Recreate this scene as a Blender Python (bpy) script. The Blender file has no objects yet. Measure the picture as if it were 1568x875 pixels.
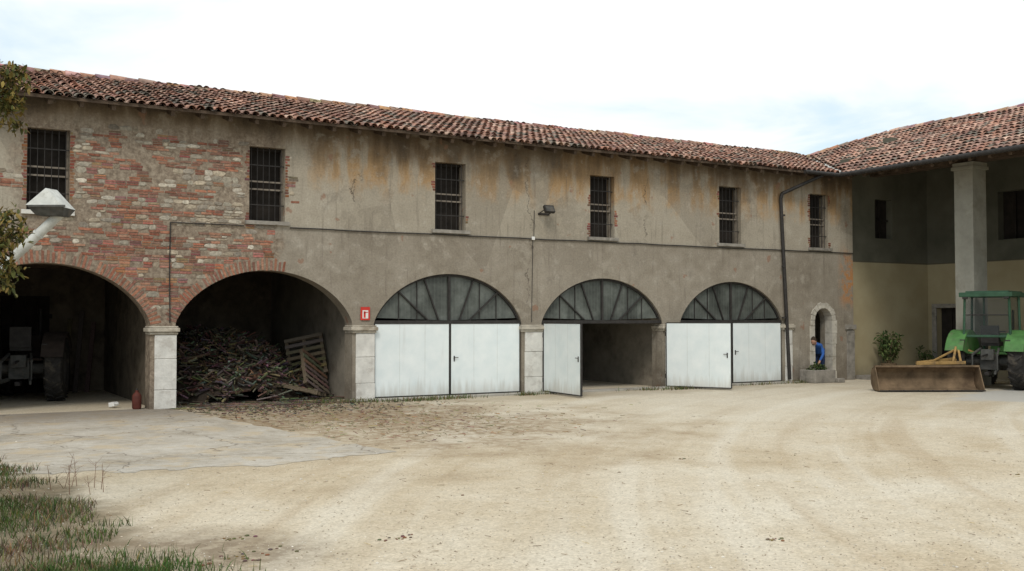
import bpy, bmesh, math, random
from math import sin, cos, pi, radians, sqrt, atan2
from mathutils import Vector, Matrix, noise as mnoise
random.seed(7)
R = random.random
def U(a,b): return a+(b-a)*random.random()
scene = bpy.context.scene

# ------------------------------------------------------------------ node helpers
class G:
    def __init__(s, nt): s.nt = nt; s.N = nt.nodes; s.L = nt.links
    def new(s, t, **k):
        n = s.N.new(t)
        for a, b in k.items(): setattr(n, a, b)
        return n
    def put(s, sock, v):
        if hasattr(v, 'is_linked') or isinstance(v, bpy.types.NodeSocket): s.L.new(v, sock)
        elif v is not None:
            if isinstance(v, (tuple, list)) and len(v) == 3 and sock.type == 'RGBA': v = (*v, 1)
            sock.default_value = v
    def m(s, op, a, b=None, c=None, clamp=False):
        n = s.new('ShaderNodeMath', operation=op, use_clamp=clamp)
        s.put(n.inputs[0], a)
        if b is not None: s.put(n.inputs[1], b)
        if c is not None: s.put(n.inputs[2], c)
        return n.outputs[0]
    def vm(s, v, sc):
        n = s.new('ShaderNodeVectorMath', operation='MULTIPLY'); s.put(n.inputs[0], v); n.inputs[1].default_value = sc
        return n.outputs[0]
    def noise(s, v, scale, detail=4, rough=.55, dist=0):
        n = s.new('ShaderNodeTexNoise'); s.put(n.inputs['Vector'], v)
        n.inputs['Scale'].default_value = scale; n.inputs['Detail'].default_value = detail
        n.inputs['Roughness'].default_value = rough; n.inputs['Distortion'].default_value = dist
        return n.outputs['Fac']
    def ramp(s, f, stops):
        n = s.new('ShaderNodeValToRGB'); s.put(n.inputs[0], f)
        e = n.color_ramp.elements
        while len(e) < len(stops): e.new(.5)
        for i, (p, c) in enumerate(stops):
            e[i].position = p; e[i].color = (*c, 1) if len(c) == 3 else c
        return n.outputs[0]
    def mix(s, f, a, b, blend='MIX'):
        n = s.new('ShaderNodeMix', data_type='RGBA', blend_type=blend)
        s.put(n.inputs[0], f); s.put(n.inputs[6], a); s.put(n.inputs[7], b)
        return n.outputs[2]
    def ss(s, v, a, b, lo=0., hi=1.):
        n = s.new('ShaderNodeMapRange', interpolation_type='SMOOTHSTEP')
        s.put(n.inputs[0], v); s.put(n.inputs[1], a); s.put(n.inputs[2], b); s.put(n.inputs[3], lo); s.put(n.inputs[4], hi)
        return n.outputs[0]
    def pos(s):
        g = s.new('ShaderNodeNewGeometry'); return g.outputs['Position']
    def obj(s):
        return s.new('ShaderNodeTexCoord').outputs['Object']
    def sep(s, v):
        n = s.new('ShaderNodeSeparateXYZ'); s.put(n.inputs[0], v); return n.outputs
    def bump(s, h, strength=.5, dist=.02):
        n = s.new('ShaderNodeBump'); n.inputs['Strength'].default_value = strength; n.inputs['Distance'].default_value = dist
        s.put(n.inputs['Height'], h); return n.outputs[0]
def newmat(name):
    m = bpy.data.materials.new(name); m.use_nodes = True
    g = G(m.node_tree); b = m.node_tree.nodes['Principled BSDF']
    b.inputs['Specular IOR Level'].default_value = .25
    return m, g, b
def M_plain(name, col, rough=.8, var=.25, scale=6, metal=0, bump=.0, bscale=40, dirt=None, spec=None):
    m, g, b = newmat(name)
    P = g.obj()
    n = g.noise(P, scale, 4, .6)
    lo = tuple(c*(1-var) for c in col); hi = tuple(min(1, c*(1+var)) for c in col)
    c = g.ramp(n, [(.3, lo), (.7, hi)])
    if dirt:
        d = g.ss(g.noise(P, scale*.6, 5, .7), .5, .68)
        c = g.mix(g.m('MULTIPLY', d, .7), c, dirt)
    g.put(b.inputs['Base Color'], c)
    b.inputs['Roughness'].default_value = rough; b.inputs['Metallic'].default_value = metal
    if spec is not None: b.inputs['Specular IOR Level'].default_value = spec
    if bump: g.put(b.inputs['Normal'], g.bump(g.noise(P, bscale, 3, .6), bump, .02))
    return m
def M_attr(name, rough=.85, var=.3, scale=12, bump=.3, bscale=50, spec=.2):
    m, g, b = newmat(name)
    a = g.new('ShaderNodeAttribute', attribute_name='col').outputs['Color']
    P = g.pos(); n = g.noise(P, scale, 4, .65)
    v = g.ramp(n, [(.3, (1-var,)*3), (.7, (1+var,)*3)])
    c = g.mix(1., a, v, 'MULTIPLY')
    g.put(b.inputs['Base Color'], c); b.inputs['Roughness'].default_value = rough
    b.inputs['Specular IOR Level'].default_value = spec
    if bump: g.put(b.inputs['Normal'], g.bump(g.noise(P, bscale, 2, .6), bump, .01))
    return m

# ------------------------------------------------------------------ mesh builder
class MB:
    def __init__(s): s.v = []; s.f = []; s.mi = []; s.c = []
    def add(s, vs, fs, mi=0, col=(1, 1, 1), M=None):
        o = len(s.v)
        if M is not None: vs = [M @ Vector(p) for p in vs]
        s.v.extend([tuple(p) for p in vs])
        for f in fs: s.f.append([i+o for i in f]); s.mi.append(mi); s.c.append(col)
    def box(s, c, d, mi=0, col=(1, 1, 1), M=None):
        x, y, z = c; a, b, e = d[0]/2, d[1]/2, d[2]/2
        vs = [(x+i*a, y+j*b, z+k*e) for i in (-1, 1) for j in (-1, 1) for k in (-1, 1)]
        fs = [(0, 1, 3, 2), (4, 6, 7, 5), (0, 4, 5, 1), (2, 3, 7, 6), (0, 2, 6, 4), (1, 5, 7, 3)]
        s.add(vs, fs, mi, col, M)
    def box2(s, lo, hi, mi=0, col=(1, 1, 1), M=None):
        s.box([(a+b)/2 for a, b in zip(lo, hi)], [abs(b-a) for a, b in zip(lo, hi)], mi, col, M)
    def cyl(s, p0, p1, r0, r1=None, seg=10, mi=0, col=(1, 1, 1), cap=True, M=None):
        r1 = r0 if r1 is None else r1
        p0, p1 = Vector(p0), Vector(p1); d = (p1-p0)
        q = d.to_track_quat('Z', 'Y')
        vs = []
        for p, r in ((p0, r0), (p1, r1)):
            for i in range(seg):
                a = 2*pi*i/seg; vs.append(p + q @ Vector((r*cos(a), r*sin(a), 0)))
        fs = [(i, (i+1) % seg, seg+(i+1) % seg, seg+i) for i in range(seg)]
        if cap: fs += [tuple(range(seg-1, -1, -1)), tuple(range(seg, 2*seg))]
        s.add(vs, fs, mi, col, M)
    def bar(s, p0, p1, w, h, mi=0, col=(1, 1, 1), M=None):
        p0, p1 = Vector(p0), Vector(p1); d = p1-p0; L = d.length
        q = d.to_track_quat('Y', 'Z').to_matrix().to_4x4(); q.translation = (p0+p1)/2
        if M is not None: q = M @ q
        s.box((0, 0, 0), (w, L, h), mi, col, q)
    def tube(s, pts, r, seg=8, mi=0, col=(1, 1, 1), M=None):
        for a, b in zip(pts[:-1], pts[1:]): s.cyl(a, b, r, r, seg, mi, col, True, M)
    def lathe(s, prof, c=(0, 0, 0), seg=32, mi=0, col=(1, 1, 1), M=None):
        vs = []; n = len(prof)
        for i in range(seg):
            a = 2*pi*i/seg
            for x, r in prof: vs.append((c[0]+x, c[1]+r*cos(a), c[2]+r*sin(a)))
        fs = []
        for i in range(seg):
            j = (i+1) % seg
            for k in range(n-1): fs.append((i*n+k, i*n+k+1, j*n+k+1, j*n+k))
        s.add(vs, fs, mi, col, M)
    def sphere(s, c, r, seg=10, rings=6, mi=0, col=(1, 1, 1), sc=(1, 1, 1), M=None):
        vs = []
        for i in range(rings+1):
            t = pi*i/rings
            for j in range(seg):
                a = 2*pi*j/seg
                vs.append((c[0]+sc[0]*r*sin(t)*cos(a), c[1]+sc[1]*r*sin(t)*sin(a), c[2]+sc[2]*r*cos(t)))
        fs = [(i*seg+j, (i+1)*seg+j, (i+1)*seg+(j+1) % seg, i*seg+(j+1) % seg) for i in range(rings) for j in range(seg)]
        s.add(vs, fs, mi, col, M)
    def build(s, name, mats, parent=None, smooth=False, bevel=0, loc=None, rot=None, ang=40):
        me = bpy.data.meshes.new(name); me.from_pydata(s.v, [], s.f); me.validate(clean_customdata=False)
        for m in (mats if isinstance(mats, (list, tuple)) else [mats]): me.materials.append(m)
        if len(me.polygons) == len(s.f):
            me.polygons.foreach_set('material_index', s.mi)
            at = me.attributes.new('col', 'FLOAT_COLOR', 'FACE')
            flat = []
            for c in s.c: flat.extend((c[0], c[1], c[2], 1))
            at.data.foreach_set('color', flat)
        if smooth:
            me.polygons.foreach_set('use_smooth', [True]*len(me.polygons))
            me.set_sharp_from_angle(angle=radians(ang))
        me.update()
        o = bpy.data.objects.new(name, me); scene.collection.objects.link(o)
        if bevel:
            b = o.modifiers.new('bevel', 'BEVEL'); b.width = bevel; b.segments = 2; b.limit_method = 'ANGLE'; b.angle_limit = radians(50)
        if loc: o.location = loc
        if rot: o.rotation_euler = rot
        if parent: o.parent = parent
        return o
def empty(name, loc=(0, 0, 0), rot=(0, 0, 0)):
    e = bpy.data.objects.new(name, None); scene.collection.objects.link(e); e.location = loc; e.rotation_euler = rot
    e.empty_display_size = .3
    return e
def nz(x, y, z=0.): return mnoise.noise(Vector((x, y, z)))

# ------------------------------------------------------------------ world, sun, camera
TH = radians(30.3)
w = bpy.data.worlds.new('World'); scene.world = w; w.use_nodes = True
g = G(w.node_tree); bg = w.node_tree.nodes['Background']
sunv = Vector((-.62, -.78, 1.05)).normalized()
sky = g.new('ShaderNodeTexSky', sky_type='NISHITA'); sky.sun_disc = False
sky.sun_elevation = math.asin(sunv.z); sky.sun_rotation = atan2(sunv.x, sunv.y) % (2*pi)
D = g.new('ShaderNodeTexCoord').outputs['Generated']
sx, sy, sz = g.sep(D)
den = g.m('ADD', g.m('MAXIMUM', sz, .0), .14)
cv = g.new('ShaderNodeCombineXYZ'); g.put(cv.inputs[0], g.m('DIVIDE', sx, den)); g.put(cv.inputs[1], g.m('DIVIDE', sy, den)); cv.inputs[2].default_value = 3.1
c1 = g.noise(g.vm(cv.outputs[0], (1, .7, 1)), 1.15, 6, .56, .5)
c2 = g.noise(g.vm(cv.outputs[0], (1, 1, 2)), .4, 3, .5)
cl = g.m('ADD', g.m('MULTIPLY', c1, .7), g.m('MULTIPLY', c2, .3))
az = g.m('ABSOLUTE', g.m('SUBTRACT', g.m('DIVIDE', sx, g.m('ADD', sy, .8)), .28))
cl = g.m('SUBTRACT', g.m('ADD', cl, .06), g.m('MULTIPLY', g.ss(az, .08, .34), .11))
cf = g.ss(cl, .33, .47)
cc = g.ramp(cl, [(.36, (.66, .80, .90)), (.43, (.81, .90, .95)), (.49, (.94, .975, .99)), (.55, (1.0, 1.0, 1.0)), (.70, (.95, .965, .985))])
cc = g.mix(1., cc, (10.5, 10.5, 10.4, 1), 'MULTIPLY')
skyb = g.mix(.6, g.mix(1., sky.outputs[0], (1.7, 1.7, 1.6, 1), 'MULTIPLY'), (7.2, 8.7, 9.6, 1))
g.put(bg.inputs[0], g.mix(g.m('ADD', .4, g.m('MULTIPLY', cf, .6)), skyb, cc))
bg.inputs[1].default_value = .105
sl = bpy.data.lights.new('sun', 'SUN'); sl.energy = 1.5; sl.angle = radians(16); sl.color = (1, .94, .85)
so = bpy.data.objects.new('sun', sl); scene.collection.objects.link(so); so.rotation_euler = sunv.to_track_quat('Z', 'Y').to_euler()
so.location = (0, -30, 20)
cam = bpy.data.cameras.new('camera'); co = bpy.data.objects.new('camera', cam); scene.collection.objects.link(co)
co.location = (0, -23.6, 2.0); co.rotation_euler = (radians(91.83), 0, -TH)
cam.lens = 36.25; cam.sensor_width = 36; cam.clip_end = 2000; scene.camera = co
scene.view_settings.view_transform = 'Standard'; scene.view_settings.look = 'None'; scene.view_settings.exposure = 0

# ------------------------------------------------------------------ materials
def wall_material():
    m, g, b = newmat('weathered_plaster')
    P = g.pos(); x, y, z = g.sep(P)
    n1 = g.noise(P, .55, 4, .6); n2 = g.noise(P, 2.6, 5, .65); n3 = g.noise(P, 22, 3, .7)
    st = g.noise(g.vm(P, (1.5, 1.5, .30)), 1.3, 4, .6)
    st2 = g.noise(g.vm(P, (7, 7, .5)), 1.2, 3, .6)
    n5 = g.noise(P, 1.1, 5, .68)
    base = g.ramp(g.m('ADD', g.m('MULTIPLY', n1, .6), g.m('MULTIPLY', n2, .4)),
                  [(.34, (.175, .150, .118)), (.45, (.255, .225, .180)), (.55, (.325, .292, .240)), (.66, (.41, .375, .315))])
    up = g.ss(z, 4.10, 4.18)
    base = g.mix(g.m('MULTIPLY', up, .45), base, (.42, .375, .295, 1))
    base = g.mix(g.m('MULTIPLY', g.m('SUBTRACT', 1., up), .30), base, (.235, .20, .155, 1))
    oc = g.m('MULTIPLY', g.ss(g.m('ADD', z, g.m('MULTIPLY', g.m('SUBTRACT', n2, .5), 1.8)), 4.9, 5.6), g.ss(x, 7.4, 9.))
    base = g.mix(g.m('MULTIPLY', oc, g.ss(st, .42, .56, .12, .85)), base, (.36, .225, .105, 1))
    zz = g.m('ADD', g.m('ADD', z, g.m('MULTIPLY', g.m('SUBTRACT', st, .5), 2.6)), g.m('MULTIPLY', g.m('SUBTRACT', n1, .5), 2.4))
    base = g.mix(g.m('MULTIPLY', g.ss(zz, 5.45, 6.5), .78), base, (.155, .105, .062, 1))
    base = g.mix(g.m('MULTIPLY', g.ss(zz, 6.1, 7.0), .75), base, (.065, .052, .040, 1))  # wall-top stain, deepened in colour to carry the shadow under the eaves
    v = g.new('ShaderNodeTexVoronoi'); g.put(v.inputs['Vector'], g.vm(P, (1, 1, .8))); v.inputs['Scale'].default_value = .55
    pk = g.sep(v.outputs['Color'])[0]
    base = g.mix(g.m('MULTIPLY', g.ss(g.m('ADD', pk, g.m('MULTIPLY', g.m('SUBTRACT', n2, .5), 1.8)), .60, .80), .32), base, (.165, .14, .108, 1))
    base = g.mix(g.ss(st2, .54, .72, 0., .4), base, (.14, .115, .09, 1))
    base = g.mix(g.m('MULTIPLY', g.ss(n2, .57, .66), .28), base, (.45, .42, .36, 1))
    base = g.mix(g.ss(n5, .56, .70, 0., .42), base, (.125, .105, .083, 1))
    base = g.mix(g.ss(n5, .44, .34, 0., .35), base, (.43, .395, .33, 1))
    oc2 = g.m('MULTIPLY', g.ss(x, 26.0, 26.45), g.m('MULTIPLY', g.ss(z, 2.2, 2.8), g.ss(z, 4.6, 3.6)))
    base = g.mix(g.m('MULTIPLY', oc2, g.ss(n2, .42, .55)), base, (.42, .21, .09, 1))
    sp = g.ss(g.noise(P, 1.9, 3, .5), .66, .69)
    base = g.mix(g.m('MULTIPLY', sp, .7), base, (.26, .15, .10, 1))
    cr = None
    for cx, z0, z1 in ((9.35, 4.4, 6.3), (14.3, 2.2, 6.4), (18.2, 4.2, 6.2)):
        wob = g.m('ADD', g.m('MULTIPLY', g.m('SUBTRACT', n2, .5), .9), g.m('MULTIPLY', g.m('SUBTRACT', n1, .5), .9))
        dd = g.m('ABSOLUTE', g.m('SUBTRACT', g.m('ADD', x, wob), cx))
        k = g.m('MULTIPLY', g.ss(dd, .028, .006), g.m('MULTIPLY', g.ss(z, z0, z0+.3), g.ss(z, z1, z1-.3)))
        cr = k if cr is None else g.m('MAXIMUM', cr, k)
    cr = g.m('MULTIPLY', cr, g.ss(n5, .40, .52))
    base = g.mix(g.m('MULTIPLY', cr, .75), base, (.07, .055, .045, 1))
    mx = g.m('ADD', x, g.m('MULTIPLY', g.m('SUBTRACT', n2, .5), 1.8))
    mm = g.m('MULTIPLY', g.m('MULTIPLY', g.ss(mx, 7.6, 7.2), g.ss(mx, 1.6, 2.2)), g.ss(z, 6.5, 6.0))
    mort = g.ramp(g.noise(P, 9, 4, .7), [(.35, (.125, .093, .068)), (.5, (.235, .185, .138)), (.65, (.34, .285, .22))])
    base = g.mix(g.m('MULTIPLY', mm, .85), base, mort)
    ft = g.ss(g.m('ADD', z, g.m('MULTIPLY', g.m('SUBTRACT', n2, .5), .8)), .75, .1)
    base = g.mix(g.m('MULTIPLY', ft, .5), base, (.12, .10, .08, 1))
    base = g.mix(1., base, g.ramp(n3, [(.3, (.84, .84, .84)), (.7, (1.13, 1.13, 1.13))]), 'MULTIPLY')
    g.put(b.inputs['Base Color'], base); b.inputs['Roughness'].default_value = .92; b.inputs['Specular IOR Level'].default_value = .12
    h = g.m('ADD', g.m('MULTIPLY', n3, .35), n2)
    g.put(b.inputs['Normal'], g.bump(h, .5, .03))
    return m
M_wall = wall_material()
M_mas = M_attr('brick_and_stone', .9, .35, 16, .5, 60)
M_tile = M_attr('terracotta_tile', .85, .35, 9, .3, 40)
M_under = M_plain('terracotta_under', (.13, .075, .055), .9, .4, 6)
M_wood = M_plain('old_wood', (.085, .06, .042), .85, .4, 7, bump=.4, bscale=30)
M_inner = M_plain('interior_plaster', (.24, .215, .175), .95, .28, 1.5, bump=.8, bscale=6, dirt=(.11, .09, .07))
M_shade = M_plain('shade_toned_masonry', (.12, .10, .075), .95, .4, 2.5, bump=1, bscale=7, dirt=(.05, .04, .03))  # interior masonry toned dark, the gloom of the bays put into its colour
M_dark = M_plain('dark_timber_and_shade', (.022, .018, .015), .9, .4, 4)
M_iron = M_plain('iron', (.035, .032, .03), .6, .3, 10)
M_stone = M_plain('pale_limestone', (.62, .61, .57), .85, .14, 4, bump=.5, bscale=25, dirt=(.40, .37, .33))
M_greystone = M_plain('grey_stone', (.26, .24, .21), .9, .25, 5, bump=.5, bscale=20, dirt=(.13, .12, .1))
def whitepaint():
    m, g, b = newmat('white_painted_metal')
    P = g.pos(); x, y, z = g.sep(P)
    n = g.noise(P, 2.5, 5, .6); st = g.noise(g.vm(P, (8, 8, .8)), 1, 4, .6)
    c = g.ramp(n, [(.3, (.69, .76, .77)), (.7, (.79, .84, .84))])
    d = g.ss(g.m('ADD', z, g.m('MULTIPLY', g.m('SUBTRACT', st, .5), .9)), .45, .0)
    c = g.mix(g.m('MULTIPLY', d, .5), c, (.40, .37, .31, 1))
    c = g.mix(g.ss(st, .60, .78, 0., .2), c, (.45, .45, .42, 1))
    g.put(b.inputs['Base Color'], c); b.inputs['Roughness'].default_value = .5
    g.put(b.inputs['Normal'], g.bump(g.noise(g.vm(P, (1, 1, .4)), 2.2, 2, .5), .25, .03))
    return m
M_white = whitepaint()
def panes():
    m, g, b = newmat('dusty_fanlight_glass')
    P = g.pos(); x, y, z = g.sep(P)
    n = g.noise(P, 2.0, 4, .65)
    c = g.ramp(n, [(.3, (.045, .050, .045)), (.55, (.095, .105, .095)), (.75, (.16, .175, .16))])
    v = g.new('ShaderNodeTexVoronoi'); g.put(v.inputs['Vector'], g.vm(P, (1.6, 0, .01))); v.inputs['Scale'].default_value = 1.0
    c = g.mix(.35, c, g.mix(1., c, g.ramp(g.sep(v.outputs['Color'])[1], [(0, (.4, .4, .4)), (1, (1.7, 1.7, 1.7))]), 'MULTIPLY'))
    wv = g.m('SINE', g.m('MULTIPLY', x, 62.))
    c = g.mix(g.ss(wv, .3, 1., 0., .15), c, (.17, .185, .17, 1))
    g.put(b.inputs['Base Color'], c); b.inputs['Roughness'].default_value = .4; b.inputs['Specular IOR Level'].default_value = .3
    return m
M_pane = panes()
M_conc = M_plain('concrete', (.36, .34, .30), .9, .15, 3, bump=.4, bscale=30, dirt=(.2, .18, .15))
M_green = M_plain('tractor_green', (.075, .19, .055), .55, .25, 5, dirt=(.12, .14, .08), spec=.3)
M_dgreen = M_plain('dark_green_paint', (.035, .085, .05), .5, .25, 5)
M_rub = M_plain('tyre_rubber', (.03, .028, .026), .85, .35, 8, dirt=(.10, .085, .065))
M_grey = M_plain('cast_metal', (.07, .07, .065), .7, .4, 8, dirt=(.11, .09, .07))
M_rim = M_plain('wheel_rim', (.30, .32, .29), .6, .2, 8, dirt=(.18, .15, .1))
M_rimd = M_plain('old_wheel_rim', (.06, .055, .05), .7, .2, 8)
M_yel = M_plain('ochre_paint', (.34, .215, .08), .7, .25, 6, dirt=(.17, .12, .07))
M_rust = M_plain('rusty_steel', (.165, .115, .07), .85, .5, 2.2, bump=.5, bscale=18, dirt=(.075, .048, .03))
M_galv = M_plain('galvanised_sheet', (.50, .51, .48), .5, .15, 6, dirt=(.33, .32, .28), metal=.0)
M_red = M_plain('red_paint', (.55, .04, .03), .5, .1, 5)
M_dred = M_plain('faded_red', (.10, .028, .02), .7, .3, 5)
M_old = M_plain('faded_tractor_paint', (.04, .03, .025), .8, .3, 5)
M_wht = M_plain('white_plastic', (.70, .70, .68), .5, .05, 5)
M_leaf = M_attr('leaves', .7, .25, 8, 0)
M_grass = M_attr('grass_blades', .8, .2, 3, 0)
M_twig = M_attr('wood_debris', .9, .3, 25, .0)
def glassm():
    m, g, b = newmat('cab_glass')
    b.inputs['Base Color'].default_value = (.03, .04, .04, 1); b.inputs['Roughness'].default_value = .08
    b.inputs['Alpha'].default_value = .3; b.inputs['Specular IOR Level'].default_value = .5
    return m
M_glass = glassm()

# ground
def ground_material():
    m, g, b = newmat('gravel_yard')
    P = g.pos(); x, y, z = g.sep(P)
    n0 = g.noise(P, .16, 3, .55, .3); n1 = g.noise(P, .8, 5, .62); n2 = g.noise(P, 5, 4, .65); n3 = g.noise(P, 45, 2, .7); n4 = g.noise(P, 160, 1, .6)
    c = g.ramp(g.m('ADD', g.m('MULTIPLY', n0, .6), g.m('MULTIPLY', n1, .4)),
               [(.33, (.41, .33, .225)), (.45, (.505, .425, .305)), (.55, (.565, .495, .38)), (.68, (.615, .56, .455))])
    c = g.mix(1., c, g.ramp(n2, [(.3, (.91, .90, .88)), (.5, (1, 1, 1)), (.72, (1.05, 1.05, 1.05))]), 'MULTIPLY')
    dx = g.m('SUBTRACT', x, 34.); dy = g.m('ADD', y, 34.)
    rad = g.m('SQRT', g.m('ADD', g.m('MULTIPLY', dx, dx), g.m('MULTIPLY', dy, dy)))
    cvv = g.new('ShaderNodeCombineXYZ'); g.put(cvv.inputs[0], rad); g.put(cvv.inputs[1], g.m('MULTIPLY', x, .08))
    tr = g.noise(cvv.outputs[0], 1.1, 3, .6)
    c = g.mix(g.ss(tr, .5, .66, 0., .5), c, (.65, .60, .50, 1))
    c = g.mix(g.ss(tr, .48, .35, 0., .45), c, (.41, .32, .21, 1))
    c = g.mix(g.m('MULTIPLY', g.ss(g.m('ADD', y, g.m('MULTIPLY', n0, 5.)), -9., -4.), .3), c, (.64, .60, .50, 1))
    vo = g.new('ShaderNodeTexVoronoi'); g.put(vo.inputs['Vector'], P); vo.inputs['Scale'].default_value = 42
    gv = g.sep(vo.outputs['Color'])[0]
    c = g.mix(.36, c, g.mix(1., c, g.ramp(gv, [(0., (.60, .58, .55)), (.5, (1, 1, 1)), (1., (1.38, 1.38, 1.38))]), 'MULTIPLY'))
    c = g.mix(g.ss(n3, .60, .72, 0., .3), c, (.28, .225, .155, 1))
    c = g.mix(1., c, g.ramp(n4, [(.3, (.91, .91, .91)), (.7, (1.09, 1.09, 1.09))]), 'MULTIPLY')
    def ell(cx, cy, rx, ry, amp=.8, soft=.35, rot=0):
        a = g.m('SUBTRACT', x, cx); bb = g.m('SUBTRACT', y, cy)
        d = g.m('SQRT', g.m('ADD', g.m('POWER', g.m('ABSOLUTE', g.m('DIVIDE', a, rx)), 2.), g.m('POWER', g.m('ABSOLUTE', g.m('DIVIDE', bb, ry)), 2.)))
        d = g.m('ADD', d, g.m('MULTIPLY', g.m('SUBTRACT', n1, .5), amp*2))
        return g.ss(d, 1+soft, 1-soft)
    e = ell(7.2, -2.0, 2.9, 3.4, 1.0, .5)
    c = g.mix(g.m('MULTIPLY', e, g.ss(n2, .35, .6, .3, .85)), c, (.20, .145, .09, 1))
    e = ell(8.3, -5.6, 3.2, 4.2, 1.5, .7)
    c = g.mix(g.m('MULTIPLY', e, g.ss(n2, .36, .58, .2, .8)), c, (.26, .185, .11, 1))
    e = ell(15, -.8, 9, 1.2, .6, .4)
    c = g.mix(g.m('MULTIPLY', e, .4), c, (.30, .245, .17, 1))
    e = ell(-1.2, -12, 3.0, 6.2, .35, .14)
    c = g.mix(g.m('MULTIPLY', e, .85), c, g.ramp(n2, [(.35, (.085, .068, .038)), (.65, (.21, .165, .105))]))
    e = ell(2.0, -14.7, 1.0, 1.1, .9, .6)
    c = g.mix(g.m('MULTIPLY', e, g.ss(n2, .35, .6, .4, .8)), c, (.17, .125, .08, 1))
    e = ell(29.0, -7.6, 6.6, 2.3, .25, .08, .0)
    c = g.mix(g.m('MULTIPLY', e, .8), c, (.49, .48, .45, 1))
    far = g.ss(g.m('ADD', g.m('ABSOLUTE', x), g.m('ABSOLUTE', y)), 80., 110.)
    c = g.mix(far, c, (.08, .11, .035, 1))
    g.put(b.inputs['Base Color'], c); b.inputs['Roughness'].default_value = .95; b.inputs['Specular IOR Level'].default_value = .1
    h = g.m('ADD', g.m('ADD', g.m('MULTIPLY', n2, 1.2), g.m('MULTIPLY', n3, .45)), g.m('MULTIPLY', gv, .2))
    g.put(b.inputs['Normal'], g.bump(h, .38, .035))
    return m
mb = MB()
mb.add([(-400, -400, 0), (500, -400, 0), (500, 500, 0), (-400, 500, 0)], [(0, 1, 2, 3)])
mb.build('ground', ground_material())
def apron_material():
    m, g, b = newmat('concrete_apron')
    P = g.pos(); x, y, z = g.sep(P)
    n1 = g.noise(P, .9, 5, .62); n2 = g.noise(P, 6, 4, .65); n3 = g.noise(P, 60, 2, .7)
    c = g.ramp(g.m('ADD', g.m('MULTIPLY', n1, .6), g.m('MULTIPLY', n2, .4)), [(.35, (.31, .27, .21)), (.5, (.44, .40, .335)), (.65, (.54, .505, .44))])
    c = g.mix(g.ss(g.noise(P, 1.6, 5, .6), .50, .64, 0., .75), c, (.48, .395, .275, 1))
    far = g.ss(g.m('ADD', y, g.m('MULTIPLY', n1, 2.)), -2.5, .8)
    c = g.mix(g.m('MULTIPLY', far, .6), c, (.15, .12, .09, 1))
    vo = g.new('ShaderNodeTexVoronoi', feature='DISTANCE_TO_EDGE'); pd = g.new('ShaderNodeVectorMath', operation='ADD'); g.put(pd.inputs[0], P)
    nv = g.new('ShaderNodeTexNoise'); g.put(nv.inputs['Vector'], P); nv.inputs['Scale'].default_value = 3; g.put(pd.inputs[1], g.vm(nv.outputs['Color'], (.4, .4, .4)))
    g.put(vo.inputs['Vector'], pd.outputs[0]); vo.inputs['Scale'].default_value = .33
    c = g.mix(g.ss(vo.outputs['Distance'], .008, .001, 0., .6), c, (.12, .1, .08, 1))
    c = g.mix(1., c, g.ramp(n3, [(.3, (.83, .83, .83)), (.7, (1.14, 1.14, 1.14))]), 'MULTIPLY')
    g.put(b.inputs['Base Color'], c); b.inputs['Roughness'].default_value = .9; b.inputs['Specular IOR Level'].default_value = .15
    g.put(b.inputs['Normal'], g.bump(g.m('ADD', n2, g.m('MULTIPLY', n3, .4)), .4, .02))
    return m
pts = []
def edge(a, b, n, amp):
    for i in range(n):
        t = i/n; x = a[0]+(b[0]-a[0])*t; y = a[1]+(b[1]-a[1])*t
        k = amp*(1 if 0 < i else 0)
        pts.append((x+k*(nz(x*2.1, y*2.1, 1)+.5*nz(x*7, y*7, 2)), y+k*(nz(x*2.1, y*2.1, 7)+.5*nz(x*7, y*7, 5)), .004))
edge((4.95, .3), (6.35, -9.3), 80, .12); edge((6.35, -9.3), (4.1, -9.75), 30, .25); edge((4.1, -9.75), (1.6, -8.95), 30, .35); edge((1.6, -8.95), (-1.5, -6.6), 30, .4)
edge((-1.5, -6.6), (-5.5, -5.5), 8, .3); pts.append((-5.5, .3, .004))
mb = MB(); mb.add(pts, [tuple(range(len(pts)-1, -1, -1))]); mb.build('concrete_driveway', apron_material())

# ------------------------------------------------------------------ barn
barn = empty('stone_barn')
ARC = [(-4.42, -.28, 3.15), (.35, 4.58, 3.17), (5.12, 9.30, 3.12), (9.86, 14.09, 3.14), (14.71, 18.84, 3.12), (19.49, 23.60, 3.11)]
ZS = 1.85
def arch_z(i, x):
    x0, x1, za = ARC[i]; a = (x1-x0)/2; c = (x0+x1)/2; r = za-ZS; u = max(-1, min(1, (x-c)/a))
    RR = (a*a+r*r)/(2*r)
    return ZS+.6*(sqrt(RR*RR-(u*a)**2)-(RR-r))+.4*r*sqrt(max(0, 1-u*u))
def arch_pts(i, n=40, shrink=0.):
    x0, x1, za = ARC[i]; c = (x0+x1)/2; a = (x1-x0)/2; out = []
    for k in range(n+1):
        u = -cos(pi*k/n); x = c+a*u; out.append((x, arch_z(i, x)))
    return out
WIN = [(-2.75, -1.9), (2.07, 2.9), (6.75, 7.6), (11.52, 12.40), (16.31, 17.14), (21.02, 21.9), (24.83, 25.66)]
WZ0, WZ1 = 4.27, 6.0
DR = (24.98, 25.78, 1.94)
wx0, wx1 = -5.0, 26.78
cut = MB()
def prism(prof, y0, y1):
    n = len(prof)
    cut.add([(x, y0, z) for x, z in prof]+[(x, y1, z) for x, z in prof],
            [tuple(range(n)), tuple(range(2*n-1, n-1, -1))]+[(i, n+i, n+(i+1) % n, (i+1) % n) for i in range(n)])
for i in range(len(ARC)):
    x0, x1, _ = ARC[i]
    prism([(x0, -.2)]+arch_pts(i)+[(x1, -.2)], -.4, 1.)
for a, b in WIN: prism([(a, WZ0), (a, WZ1), (b, WZ1), (b, WZ0)], -.4, 1.)
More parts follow.
